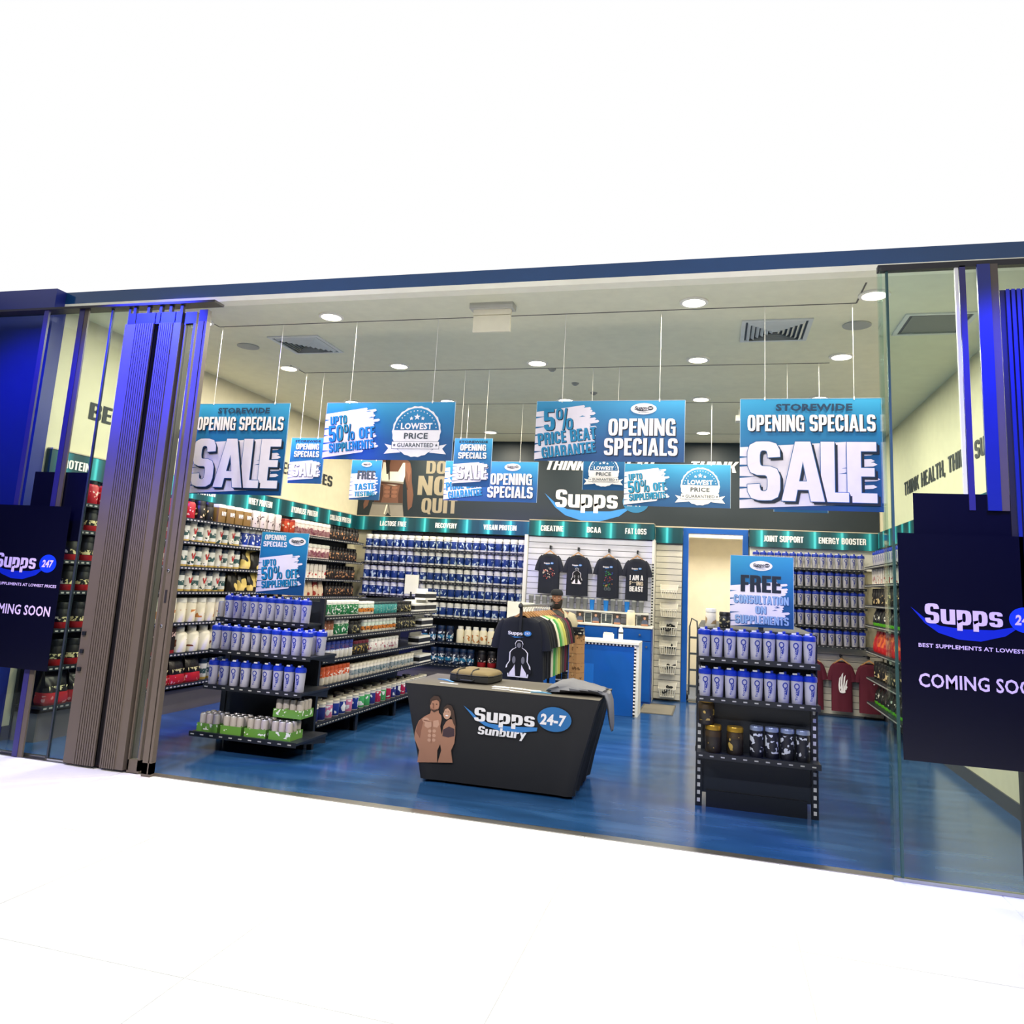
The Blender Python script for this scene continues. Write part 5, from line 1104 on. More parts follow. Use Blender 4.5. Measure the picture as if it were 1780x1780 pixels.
P.poly(q([(395, 600), (400, 560), (420, 520), (445, 500), (475, 500), (500, 540), (508, 620), (505, 700), (480, 760), (500, 860), (370, 860), (395, 760), (378, 690)]), SK2, 3)
P.ell(*T3(425, 445), .034, .050, SK4, 5); P.poly(q([(390, 440), (395, 400), (425, 375), (460, 385), (485, 430), (500, 500), (512, 570), (490, 540), (465, 480), (455, 430), (430, 405), (405, 415), (396, 450)]), HB, 6)
P.rect(T3(410, 0)[0], T3(420, 0)[0], T3(415, 438)[1], T3(415, 434)[1], HB, 7); P.rect(T3(432, 0)[0], T3(443, 0)[0], T3(437, 438)[1], T3(437, 434)[1], HB, 7); P.ell(*T3(426, 468), .012, .005, PW, 7, 10)
P.poly(q([(158, 600), (170, 540), (195, 500), (225, 490), (215, 540), (205, 600), (200, 660)]), SK3, 1.5)
P.poly(q([(235, 505), (290, 512), (296, 560), (262, 575), (232, 556)]), SK4, 1.6); P.poly(q([(308, 512), (352, 506), (362, 545), (345, 570), (310, 562)]), SK4, 1.6)
for yy in (598, 636, 674):
    P.ell(*T3(282, yy), .015, .013, SK4, 1.6, 12); P.ell(*T3(322, yy), .015, .013, SK4, 1.6, 12)
P.poly(q([(296, 372), (304, 372), (309, 405), (295, 407)]), SK3, 4); P.ell(*T3(306, 418), .013, .004, SK3, 5, 10)
P.poly(q([(400, 585), (450, 560), (498, 580), (502, 640), (450, 652), (398, 640)]), mat('print_plum', (70, 50, 58), .6), 4)
P.obj('couple_picture', tc_, (0, 6.109, 0))
P = Print()
P.poly(q([(565, 385), (640, 440), (690, 490), (790, 535), (950, 560), (1200, 570), (1195, 600), (1040, 612), (900, 600), (760, 555), (660, 490)]), SW, 1)
P.ell(*T3(1335, 505), .135, .092, mat('print_ellipse_blue', (34, 110, 175), .5), 2)
w_ = T3(1175, 0)[0]-T3(663, 0)[0]
P.text('Supps', T3(663, 0)[0], T3(663, 500)[1]-.012, w_, .105, PW, 3)
P.text('Sunbury', T3(703, 0)[0], T3(703, 590)[1]-.03, T3(1110, 0)[0]-T3(703, 0)[0], .062, PW, 3, shear=.12)
P.text('24-7', T3(1222, 0)[0], T3(1222, 545)[1], .20, .085, PW, 4, bold=.04, shear=.1, reg=True)
P.obj('printed_logo', tc_, (0, 6.107, 0))
TZ = .747
# bag
KH = mat('bag_khaki', (128, 112, 74), .8); KD = mat('bag_black', (34, 34, 30), .7)
o = thing('soft_bag', 'khaki and black zipped bag lying on the display table', 'bag', (-2.0, 6.62, TZ), -.08)
def rrect(hx, hy, z, n=24, p=5):
    return [(hx*cos(2*pi*a/n)*(abs(cos(2*pi*a/n))**p+abs(sin(2*pi*a/n))**p)**(-1/p), hy*sin(2*pi*a/n)*(abs(cos(2*pi*a/n))**p+abs(sin(2*pi*a/n))**p)**(-1/p), z+.002*sin(a*1.7)) for a in range(n)]
a = MB(); a.loft([rrect(.185, .19, 0), rrect(.20, .205, .012), rrect(.20, .205, .05), rrect(.195, .20, .062)], KD); a.obj('bag_body', o, smooth=True)
a = MB(); a.loft([rrect(.195, .20, .062), rrect(.193, .198, .075), rrect(.175, .18, .092), rrect(.14, .15, .10)], KH); t = a.obj('bag_top', o, smooth=True)
a = MB(); a.tube([(r[0]*1.0, r[1]*1.0, .063) for r in rrect(.199, .204, .063)]+[(.199, 0, .063)], .004, BLK, 5); a.obj('zip', o)
for x in (-.1, .03): a = MB(); a.tube([(x, -.204, .03), (x, -.2, .07), (x, -.16, .098), (x+.005, -.05, .106)], .009, KD, 6); a.obj('strap', o)
a = MB(); a.tube([(-.06, -.205, .03), (-.05, -.235, .025), (.05, -.235, .025), (.06, -.205, .03)], .008, BLK, 6); a.obj('handle', o)
# papers and ribbon
def slip(x, y, w_, d, rz, label, m=PW, z=TZ):
    a = MB(); a.box(-w_/2, w_/2, -d/2, d/2, 0, .002, m); a.box(-w_*.3, w_*.1, -d*.2, d*.1, .002, .0023, PG); tag(a.obj('paper_slip', loc=(x, y, z), rz=rz), label, 'paper', 'papers on the display table')
slip(-1.70, 6.36, .15, .07, -.1, 'white paper slip right beside the bag on the table'); slip(-1.57, 6.36, .13, .06, -.2, 'white paper slip, second right of the bag'); slip(-1.44, 6.33, .16, .055, -.15, 'white paper slip, third right of the bag, longest')
slip(-1.66, 6.24, .18, .035, -.12, 'narrow white slip near the front edge right of the bag'); slip(-1.50, 6.20, .17, .035, -.12, 'narrow white slip near the front edge, farther right'); slip(-2.14, 6.30, .16, .03, -.1, 'narrow white slip in front of the bag left corner')
BR = mat('ribbon_blue', (110, 175, 215), .5)
for x, y, l, r_, lb in ((-2.22, 6.46, .20, -.5, 'light blue lanyard ribbon left of the bag'), (-1.34, 6.24, .17, .2, 'light blue lanyard ribbon between the slips and the grey jacket')):
    a = MB(); n = 8; rr = []
    for i in range(n):
        t = i/(n-1); rr.append([(l*(t-.5), .012*sin(t*5)-.012, 0), (l*(t-.5), .012*sin(t*5)+.012, 0), (l*(t-.5), .012*sin(t*5)+.012, .003+.006*sin(t*pi)), (l*(t-.5), .012*sin(t*5)-.012, .003+.006*sin(t*pi))])
    a.loft(rr, BR); tag(a.obj('ribbon', loc=(x, y, TZ), rz=r_), lb, 'ribbon', 'blue ribbons on the table')
# crumpled jacket
def cloth_blob(label, name, m, path, seed, loc=(0, 0, 0)):
    rn = random.Random(seed); b = MB(); n = 22; rings = []
    for (x, y, z, rx, rz_) in path:
        ring = []
        for a in range(n):
            t = 2*pi*a/n; f = 1+.13*sin(3*t+x*14+rn.uniform(-.3, .3))+.07*sin(7*t+x*25)
            ring.append((x+.012*sin(t*4), y+rx*cos(t)*f, max(z+rz_*sin(t)*f, z-rz_*.98)))
        rings.append(ring)
    b.loft(rings, m); return tag(b.obj(name, smooth=True, loc=loc), label, 'jacket')
GJ = mat('jacket_grey', (112, 114, 122), .85)
j = cloth_blob('crumpled grey jacket draped over the right end of the table', 'grey_jacket', GJ,
   [(-1.30, 6.32, TZ+.012, .03, .012), (-1.27, 6.36, TZ+.03, .12, .03), (-1.20, 6.42, TZ+.048, .17, .048), (-1.12, 6.46, TZ+.052, .19, .05), (-1.04, 6.46, TZ+.045, .17, .043), (-.96, 6.44, TZ+.04, .15, .037), (-.88, 6.42, TZ+.034, .14, .03), (-.845, 6.40, TZ+.028, .12, .03)], 3)
a = MB(); rr = []
for (x, y, z, ry, rx) in [(-.90, 6.40, TZ+.036, .10, .03), (-.83, 6.38, TZ+.03, .11, .03), (-.80, 6.36, TZ-.03, .11, .025), (-.785, 6.33, TZ-.12, .09, .022), (-.775, 6.32, TZ-.20, .06, .018), (-.77, 6.31, TZ-.24, .03, .012)]:
    rr.append([(x+rx*cos(2*pi*k/12)*(1+.2*sin(3*k)), y+ry*sin(2*pi*k/12), z+.01*sin(k*2)) for k in range(12)])
a.loft(rr, GJ); a.obj('sleeve', j, smooth=True)

# ============================================================ SERVICE COUNTER
o = thing('service_counter', 'glossy blue service counter with white top and checked edge', 'counter', (-1.6, 10.3, 0))
a = MB(); a.box(-1.20, .60, .0, .42, .0, .875, BLUEP); bevel(a.obj('body', o), .003)
a = MB(); a.box(-1.23, .66, -.03, .45, .895, .93, WHT); bevel(a.obj('worktop', o), .004)
ck = MB()
for i in range(39): ck.box(-1.18+i*.046, -1.18+i*.046+.024, -.012, 0, .873, .895, BLK); ck.box(-1.18+i*.046+.024, -1.18+(i+1)*.046, -.012, 0, .873, .895, PW)
for i in range(20): ck.box(.60, .625, -.012, .0, .01+i*.0432, .01+i*.0432+.022, BLK); ck.box(.60, .625, -.012, .0, .01+i*.0432+.022, .01+(i+1)*.0432, PW)
stuff(ck.obj('checked_edge', o))
a = MB(); a.box(.60, .66, 0, .42, 0, .895, WHT); a.obj('end_panel', o)
a = MB(); a.box(-.40, .08, -.003, 0, .30, .62, mat('blue_panel_light', (26, 106, 205), .3)); a.obj('front_panel', o)
# back cabinets
o = thing('back_cabinet', 'blue cabinets with white top along the wall below the shirts', 'cabinet', (-2.84, 11.55, 0))
a = MB(); a.box(0, 1.96, 0, .24, 0, 1.055, mat('blue_laminate_dark', (14, 74, 168), .4)); a.obj('body', o)
a = MB(); a.box(-.0, 1.97, -.03, .24, 1.055, 1.085, WHT); bevel(a.obj('worktop', o), .003)
for i in range(4):
    x = .01+i*.487
    a = MB(); a.box(x, x+.478, -.014, 0, .88, 1.045, BLUEP); d = bevel(a.obj('drawer', o), .003)
    k = MB(); k.lathe([(.006, 0), (.006, .015), (.016, .02), (.014, .03)], STEEL, 12); kk = k.obj('knob', d, smooth=True); kk.location = (x+.32, -.014, .965); kk.rotation_euler = (pi/2, 0, 0)
    a = MB(); a.box(x, x+.478, -.014, 0, .03, .87, BLUEP); d = bevel(a.obj('door', o), .003)
    k = MB(); k.lathe([(.006, 0), (.006, .015), (.016, .02), (.014, .03)], STEEL, 12); kk = k.obj('knob', d, smooth=True); kk.location = (x+.42, -.014, .80); kk.rotation_euler = (pi/2, 0, 0)
# tumbler shelf
o = thing('tumbler_shelf', 'thin white shelf of drink tumblers below the shirts', 'shelf', (-2.82, 11.6, 1.245))
a = MB(); a.box(0, 1.88, 0, .19, 0, .025, WHT); a.obj('board', o); a = MB()
for x in (.05, .62, 1.25, 1.82): a.box(x, x+.012, .02, .19, -.12, 0, WHT)
a.obj('bracket', o)
GT = frosted('tumbler_grey', (130, 134, 136), .25); BTm = frosted('tumbler_blue', (30, 130, 225), .1)
def tumb(name, m):
    def f():
        b = MB(); b.lathe([(.030, 0), (.040, .15), (.041, .155)], m, 14); o = b.obj(name, smooth=True)
        l = MB(); l.lathe([(.042, .152), (.042, .168), (.03, .176)], mat('tumbler_lid', (150, 154, 156), .4), 14); l.obj('lid', o, smooth=True); return o
    return f
bl = (9, 11, 14); gi = bi = 0
for i, p in enumerate(linepts((-2.78, 11.68, 1.272), (-1.0, 11.68, 1.272), 17)):
    if i in bl: bi += 1; place('blue_tumbler', tumb('blue_tumbler', BTm), p, 0, f'{ordn(bi)} bright blue tumbler from the left below the shirts', 'tumbler', 'tumblers on the white shelf')
    else: gi += 1; place('grey_tumbler', tumb('grey_tumbler', GT), p, 0, f'{ordn(gi)} smoky grey tumbler from the left below the shirts', 'tumbler', 'tumblers on the white shelf')
# portrait cards and grille boxes on the cabinets
k = 0
for x in (-1.95, -1.71, -1.39, -1.17, -.99):
    k += 1; o = thing('portrait_card', f'{ordn(k)} portrait card from the left on the blue cabinets', 'card', (x, 11.60, 1.086), 0, 'portrait cards on the cabinets')
    a = MB(); a.box(-.055, .055, 0, .004, 0, .16, mat('card_dark', (60, 58, 58), .6)); a.obj('card', o)
    P = Print(); P.poly([(-.05, .02), (-.04, .075), (-.015, .09), (.015, .09), (.04, .075), (.05, .02)], mat('print_slate', (80, 90, 115), .6), 1); P.ell(0, .115, .018, .024, SK4, 2, 14); P.ell(0, .137, .018, .008, HB, 3, 10); P.poly([(-.05, .005), (.05, .005), (.045, .03), (-.045, .03)], SK2, 2); P.obj('portrait', o, (0, -.001, 0))
k = 0
for x, w_ in ((-1.83, .11), (-1.55, .17), (-1.075, .07)):
    k += 1; o = thing('grille_tray', f'{ordn(k)} dark grille tray from the left among the portrait cards', 'tray', (x, 11.62, 1.086), 0, 'grille trays on the cabinets')
    a = MB(); t = .008
    for q_ in ((-w_/2, w_/2, 0, t), (-w_/2, w_/2, .14, .148), (-w_/2, -w_/2+t, t, .14), (w_/2-t, w_/2, t, .14)): a.box(q_[0], q_[1], 0, .02, q_[2], q_[3], WHT)
    a.obj('frame', o); a = MB(); a.box(-w_/2+t, w_/2-t, .012, .02, t, .14, mat('grille_dark', (56, 66, 72), .6)); a.obj('back', o)
    a = MB()
    for i in range(6): a.box(-w_/2+t, w_/2-t, .006, .012, .02+i*.02, .025+i*.02, mat('grille_grey', (110, 120, 125), .6))
    stuff(a.obj('grille', o))
# things on the counter
o = jugb('cream_tub', .065, .22, LM('lab_plain_cream', .2, [(0, (240, 232, 205))]), WHT, .04, .8, .7)(); o.location = (-1.19, 11.58, 1.086); tag(o, 'large cream tub on the blue cabinets near the right end', 'tub')
o = MB(); o.lathe([(.028, 0), (.03, .005), (.03, .14), (.018, .165), (.018, .185)], LM('lab_white_spray', .18, [(0, (225, 225, 222)), (.5, (60, 62, 66)), (.62, (235, 235, 230))]), 12); o = o.obj('white_bottle', smooth=True, loc=(-1.20, 10.46, .93)); tag(o, 'slim white bottle with grey label standing on the service counter', 'bottle'); l = MB(); l.lathe([(.014, .185), (.014, .21)], WHT, 10); l.obj('cap', o)
o = thing('card_stack', 'white card box on the counter left of the slim bottle', 'box', (-1.36, 10.44, .93)); a = MB(); a.box(-.07, .07, -.03, .03, 0, .08, WHT); bevel(a.obj('box', o), .003); a = MB(); a.box(-.06, .06, -.034, -.03, .085, .10, WHT); a.box(-.06, .06, -.034, .0, .08, .086, WHT); a.obj('flap', o)
o = thing('counter_display', 'white panel display standing at the left end of the counter', 'display', (-2.585, 10.45, .93)); a = MB(); a.box(-.19, .19, 0, .02, .03, .42, WHT); bevel(a.obj('panel', o), .003); a = MB(); a.box(-.1, .1, -.05, .08, 0, .03, WHT); a.obj('foot', o)
# cartons by the rail
CT = LM('lab_brown_carton', .112, [(0, (176, 134, 92)), (.97, (140, 102, 66))], blot=(110, 78, 50), z0=.3, z1=.75, scale=24, thr=.62)
def carton():
    a = MB(); a.box(-.068, .068, -.068, .068, 0, .112, CT); o = bevel(a.obj('brown_carton'), .002, 1)
    t = MB(); t.box(-.068, .068, -.01, .01, .112, .1128, mat('parcel_tape', (196, 165, 120), .3)); t.box(-.01, .01, -.0688, -.068, .08, .112, MATS['parcel_tape']); t.obj('tape', o); return o
for i in range(9): place('carton', carton, (-1.635+random.uniform(-.006, .006), 9.62, i*.1135), -.62+random.uniform(-.05, .05), f'brown carton, {ordn(i+1)} from the bottom of the tall stack by the rail', 'carton', 'stack of brown cartons')
for i in range(2):
    a = MB(); a.box(-.10, .10, -.07, .07, 0, .042, LM('lab_black_box', .042, [(0, (20, 20, 24))], blot=(225, 220, 200), z0=.3, z1=.7, scale=30, thr=.6)); o = a.obj('black_box', loc=(-1.655, 9.60, 1.0225+i*.044), rz=.03*i); tag(o, ('lower' if i == 0 else 'upper')+' flat black box on top of the brown carton stack', 'box', 'black boxes on the cartons'); t = MB(); t.box(-.101, .101, -.071, .071, .034, .0425, BLK2); t.obj('lid', o)
bt = tubby('black_tub', .036, .11, .02, LM('lab_black_tub', .09, [(0, (20, 20, 26)), (.35, (225, 225, 228)), (.55, (20, 20, 26))]), BLK2)
for i in range(6):
    for j in range(2): place('black_tub', bt, (-1.815+j*.076, 9.42, i*.112), 0, f'{"left" if j == 0 else "right"} black tub, {ordn(i+1)} layer up, beside the brown cartons', 'tub', 'stacked black tubs')
a = MB(); a.box(-.45, 0, 0, .92, 0, .006, mat('mat_grey', (110, 106, 96), .95)); o = a.obj('floor_mat', loc=(-.52, 10.72, .0)); tag(o, 'grey floor mat between counter and doorway', 'mat')
a = MB()
for q_ in ((-.45, 0, 0, .02), (-.45, 0, .9, .92), (-.45, -.43, .02, .9), (-.02, 0, .02, .9)): a.box(*q_, .006, .008, mat('mat_border', (80, 78, 72), .9))
a.obj('border', o)

# baskets with sandals on narrow slat board
WB = mat('basket_white', (240, 236, 222), .4)
def basket():
    o = bpy.data.objects.new('wire_basket', None); COL.objects.link(o)
    a = MB(); a.loft([[(-.115, .09, .085), (.115, .09, .085), (.115, .095, .085), (-.115, .095, .085)], [(-.13, .09, .2), (.13, .09, .2), (.13, .095, .2), (-.13, .095, .2)]], WB); a.obj('back_plate', o)
    a = MB(); a.tube([(-.13, .09, .2), (-.125, -.04, .12), (.125, -.04, .12), (.13, .09, .2)], .006, WB, 5); a.obj('rim', o)
    a = MB(); a.box(-.10, .10, -.02, .09, 0, .006, WB); a.obj('base', o)
    for i in range(8):
        x = -.1+.2*i/7; a = MB(); a.tube([(x, -.02, 0), (x*1.22, -.038, .115)], .006, WB, 4); a.obj('front_bar', o)
    for sg in (-1, 1):
        for k in range(3):
            a = MB(); y = .06-k*.035; a.tube([(sg*.1, y, 0), (sg*.126, y, .13+.02*(2-k))], .004, WB, 4); a.obj('side_bar', o)
    return o
nm = ['topmost', 'second from the top', 'third from the top', 'fourth from the top', 'fifth from the top', 'lowest']
zt = (1.71, 1.43, 1.16, .88, .60, .27)
for i, z in enumerate(zt): place('basket', basket, (-.67, 11.99, z-.2), 0, f'white basket on the narrow slatted board, {nm[i]}', 'basket', 'white baskets on the narrow slatted board')
SD = mat('sandal_black', (26, 30, 34), .7)
def sandal():
    b = MB(); rr = []
    for i in range(9):
        t = i/8; w_ = .03+.014*sin(t*pi)-.006*abs(t-.5); z = .01+.015*(1-t)
        rr.append([(-.09+.18*t, -w_, z-.01), (-.09+.18*t, w_, z-.01), (-.09+.18*t, w_, z+.01), (-.09+.18*t, -w_, z+.01)])
    b.loft(rr, SD); o = b.obj('sandal', smooth=True)
    s_ = MB(); s_.tube([(.03, -.045, .015), (.035, -.035, .05), (.035, 0, .065), (.035, .035, .05), (.03, .045, .015)], .012, SD, 6); s_.obj('strap', o); return o
for i, (x, z, n_) in enumerate(((-.70, 1.16, 'third'), (-.64, 1.165, 'third'), (-.65, .88, 'fourth'), (-.62, .60, 'fifth'), (-.66, .27, 'lowest'))):
    o = place('sandal', sandal, (x, 12.01, z-.115), [.3, 1.0, .1, 2.6, .6][i], f'black sandal in the {n_} white basket{" on the left" if i == 0 else " on the right" if i == 1 else ""}', 'sandal', 'sandals in the white baskets'); o.rotation_euler[1] = [-.3, -.5, 0, .35, -.6][i]
# hand truck in the doorway
HT = mat('truck_grey', (70, 78, 84), .5)
o = thing('hand_truck', 'folded grey hand truck leaning inside the blue doorway', 'hand truck', (-.30, 12.30, 0))
a = MB(); a.tube([(-.07, .1, 0.08), (-.07, .12, 1.1), (-.04, .12, 1.22), (.04, .08, 1.18), (.05, .06, 1.05), (.05, .0, .08)], .013, HT, 7); a.obj('frame', o)
for i in range(4): a = MB(); a.box(-.07, .05, .04, .06, .2+i*.24, .23+i*.24, HT); a.obj('crossbar', o)
a = MB(); a.box(-.08, .07, -.16, .02, .02, .03, HT); a.obj('toe_plate', o)
for x in (-.09, .07): a = MB(); a.lathe([(.02, -.015), (.07, -.015), (.07, .015), (.02, .015)], BLK2, 14); q = a.obj('wheel', o, smooth=True); q.location = (x, .1, .07); q.rotation_euler = (0, pi/2, 0)

# ============================================================ PERSON
def skin_body(V, E, R, m, name, sub=2):
    me = bpy.data.meshes.new(name); me.from_pydata(V, E, []); o = bpy.data.objects.new(name, me); COL.objects.link(o)
    md = o.modifiers.new('s', 'SKIN'); md.use_smooth_shade = True
    for i, r in enumerate(R): me.skin_vertices[0].data[i].radius = r if isinstance(r, tuple) else (r, r)
    me.skin_vertices[0].data[0].use_root = True
    sb = o.modifiers.new('u', 'SUBSURF'); sb.levels = sb.render_levels = sub
    dg = bpy.context.evaluated_depsgraph_get(); dg.update(); m2 = bpy.data.meshes.new_from_object(o.evaluated_get(dg)); bpy.data.objects.remove(o)
    m2.materials.clear(); m2.materials.append(m); q = bpy.data.objects.new(name, m2); COL.objects.link(q); return q
SKN = mat('skin', (142, 98, 74), .55)
PX, PY = -2.21, 11.08
per = thing('person', 'bearded person in dark knit cap and cream jacket behind the counter, looking down', 'person', (PX, PY, 0), .22)
V = [(0, 0, .86), (0, 0, .98), (0, 0, 1.10), (0, .0, 1.20), (0, .0, 1.265), (0, -.01, 1.31), (0, -.012, 1.38), (0, -.005, 1.46), (0, 0, 1.50),
     (.09, 0, 1.20), (.20, 0, 1.18), (.25, -.03, .98), (.19, -.20, .93), (.13, -.25, .925),
     (-.09, 0, 1.20), (-.20, 0, 1.18), (-.25, -.03, .98), (-.19, -.20, .93), (-.13, -.25, .925),
     (.08, 0, .80), (.09, -.01, .44), (.09, .01, .07), (.10, -.12, .035), (-.08, 0, .80), (-.09, -.01, .44), (-.09, .01, .07), (-.10, -.12, .035)]
E_ = [(0, 1), (1, 2), (2, 3), (3, 4), (4, 5), (5, 6), (6, 7), (7, 8), (3, 9), (9, 10), (10, 11), (11, 12), (12, 13), (3, 14), (14, 15), (15, 16), (16, 17), (17, 18), (0, 19), (19, 20), (20, 21), (21, 22), (0, 23), (23, 24), (24, 25), (25, 26)]
Rr = [(.14, .10), (.13, .095), (.15, .10), (.12, .08), (.05, .05), (.058, .06), (.078, .088), (.08, .092), (.06, .07), .065, .058, .045, .032, .03, .065, .058, .045, .032, .03, .075, .055, .042, .035, .075, .055, .042, .035]
def fingers(bx, sg):
    b0 = len(V); 
    for k in range(4):
        xx = bx+sg*(-.022+.015*k); l = (.055, .065, .06, .048)[k]
        V.extend([(xx, -.285, .925), (xx, -.285-l*.5, .922), (xx, -.285-l, .905)]); i = len(V)-3; E_.extend([(13 if sg > 0 else 18, i), (i, i+1), (i+1, i+2)]); Rr.extend([.010, .009, .007])
    V.extend([(bx-sg*.035, -.27, .93), (bx-sg*.05, -.30, .92)]); i = len(V)-2; E_.extend([(13 if sg > 0 else 18, i), (i, i+1)]); Rr.extend([.011, .009])
fingers(.13, 1); fingers(-.13, -1)
bd = skin_body(V, E_, Rr, SKN, 'body'); bd.parent = per
# pull the face into shape: nose, brow, eye hollows
for v in bd.data.vertices:
    x, y, z = v.co
    if z > 1.31 and y < -.03:
        v.co.y -= .022*math.exp(-((x/.012)**2+((z-1.395)/.022)**2)); v.co.y += .008*math.exp(-(((abs(x)-.03)/.016)**2+((z-1.425)/.012)**2)); v.co.y -= .006*math.exp(-((x/.02)**2+((z-1.352)/.01)**2))
def shell(name, prof, m, parent, n=24, sy=1.0, off=(0, 0), open_=None, fold=0):
    rings = []
    for (rx, ry, z) in prof:
        rings.append([(off[0]+rx*cos(2*pi*a/n)*(1+fold*sin(a*3+z*40)), off[1]+ry*sin(2*pi*a/n)*(1+fold*cos(a*2)), z) for a in range(n)])
    b = MB(); b.loft(rings, m, cap0=False, cap1=open_ is None); return b.obj(name, parent, smooth=True)
shell('knit_cap', [(.086, .098, 1.468), (.090, .102, 1.478), (.088, .10, 1.505), (.078, .088, 1.53), (.05, .055, 1.55), (.0, .0, 1.556)], mat('cap_knit', (26, 30, 38), .95), per, off=(0, -.004))
# beard: front half shell around jaw
b = MB(); rr = []
for (rx, ry, z) in [(.034, .045, 1.270), (.060, .074, 1.282), (.076, .092, 1.31), (.082, .098, 1.345), (.083, .094, 1.378), (.083, .076, 1.41)]:
    rr.append([(rx*cos(t), -.018-ry*sin(t)*(1 if z < 1.36 else .75), z-.018*(sin(t)**6 if z > 1.35 else 0)) for t in [pi*(-.12+1.24*k/16) for k in range(17)]]+[(rx*.8*cos(t), -.018-ry*.6*sin(t), z) for t in [pi*(1.12-1.24*k/16) for k in range(17)]])
b.loft(rr, mat('beard', (30, 24, 22), .95)); b.obj('beard', per, smooth=True)
for sg in (-1, 1):
    e = MB(); e.lathe([(.0, -.006), (.009, -.004), (.012, 0), (.009, .004), (0, .006)], mat('eye_white', (220, 215, 210), .3), 12); q = e.obj('eye', per, smooth=True, loc=(sg*.03, -.088, 1.422))
    e = MB(); e.box(-.013, .013, -.005, .003, -.001, .004, SKN); q = e.obj('eyelid', per, loc=(sg*.03, -.097, 1.421)); 
    e = MB(); e.tube([(-.018, 0, -.002), (0, -.004, .004), (.018, .003, -.001)], .004, MATS['beard'], 5); e.obj('eyebrow', per, loc=(sg*.031, -.097, 1.44))
    e = MB(); e.lathe([(.0, 0), (.016, .004), (.014, .012), (0, .012)], SKN, 12, sy=1.6); q = e.obj('ear', per, smooth=True, loc=(sg*.082, 0, 1.41)); q.rotation_euler = (0, sg*pi/2, 0)
e = MB(); e.tube([(-.02, 0, 0), (0, -.005, .001), (.02, 0, 0)], .0045, mat('lips', (140, 80, 72), .5), 5); e.obj('mouth', per, loc=(0, -.108, 1.352))
shell('tee_shirt', [(.165, .115, .82), (.16, .112, 1.0), (.165, .115, 1.12), (.16, .10, 1.19), (.10, .075, 1.235), (.062, .06, 1.262)], mat('cloth_charcoal', (62, 62, 62), .9), per, fold=.01, open_=1)
CR = mat('cloth_cream', (176, 170, 148), .85)
b = MB(); rr = []
for (rx, ry, z, g) in [(.21, .145, .80, .35), (.21, .145, .95, .42), (.22, .145, 1.08, .5), (.225, .13, 1.16, .62), (.165, .105, 1.225, .85), (.095, .085, 1.265, 1.15), (.09, .08, 1.285, 1.35)]:
    out_ = [(rx*sin(t), -ry*cos(t)*1.0+.004*sin(8*t+z*30), z) for t in [g+(2*pi-2*g)*k/26 for k in range(27)]]
    inn = [(rx*.93*sin(t), -ry*.93*cos(t), z) for t in [2*pi-g-(2*pi-2*g)*k/26 for k in range(27)]]
    rr.append(out_+inn)
b.loft(rr, CR); jk = b.obj('jacket', per, smooth=True)
for sg in (-1, 1):
    b = MB(); b.tube([(sg*.16, 0, 1.185), (sg*.21, 0, 1.16), (sg*.25, -.02, 1.06), (sg*.257, -.05, .975), (sg*.23, -.13, .955), (sg*.185, -.215, .945)], [.07, .086, .076, .064, .055, .042], CR, 14); b.obj('sleeve', jk, smooth=True)
shell('trousers', [(.10, .10, .05), (.13, .10, .45), (.165, .115, .75), (.168, .12, .88)], mat('cloth_dark_trousers', (40, 40, 46), .9), per, open_=1)

# ============================================================ SHOPFRONT
YS = 5.30; ZT = 3.80
ALU = mat('aluminium', (94, 84, 76), .5, 0); ALUD = mat('aluminium_dark', (38, 36, 42), .5, 0); ALW = mat('panel_pale', (196, 186, 184), .45)
GLS = glassmat('clear_glass', (.90, .97, .95)); GED = mat('glass_edge', (48, 84, 84), .5); GED2 = mat('glass_edge_grey', (40, 48, 58), .5)
STRP = mat('strip_blue_light_tint', (50, 46, 110), .4)  # strips carry the blue light in their own colour
def profile(parent, x0, x1, y0, y1, m, name='stile', z0=.02, z1=3.62):
    a = MB(); a.box(x0, x1, y0, y1, z0, z1, m); return a.obj(name, parent)
def ribs(parent, x0, x1, n, y, m):
    p = (x1-x0)/n
    for i in range(n):
        a = MB(); a.box(x0+i*p+p*.34, x0+(i+1)*p, y-.018, y+.01, .02, 3.62, m); a.obj('rib', parent)
# folded stack left
o = thing('folding_door_stack', 'stack of folded glass door leaves with ribbed aluminium edges on the left', 'folding door', (0, YS, 0)); o['group'] = 'folding doors'
profile(o, -4.945, -4.855, -.03, .12, ALU); ribs(o, -4.855, -4.655, 9, -.02, ALU); profile(o, -4.855, -4.655, -.02, .1, ALUD, 'backing')
profile(o, -4.655, -4.60, .02, .10, ALUD, 'gap_seal'); ribs(o, -4.60, -4.46, 7, -.02, ALU); profile(o, -4.60, -4.46, -.02, .1, ALUD, 'backing')
profile(o, -4.46, -4.385, -.03, .12, ALU)
for i, (x0, x1) in enumerate(((-4.93, -4.86), (-4.85, -4.66), (-4.65, -4.61), (-4.60, -4.46), (-4.45, -4.39))):
    a = MB(); a.box(x0, x1, -.02, .10, 3.62, 3.72, ALUD); a.box((x0+x1)/2-.012, (x0+x1)/2+.012, 0, .03, 3.72, ZT, ALUD); a.obj('hanger_bracket', o)
for z in (1.0, .86, .72):
    a = MB(); a.box(-4.925, -4.895, -.045, -.03, z, z+.03, BLK); a.obj('lock_fitting', o)
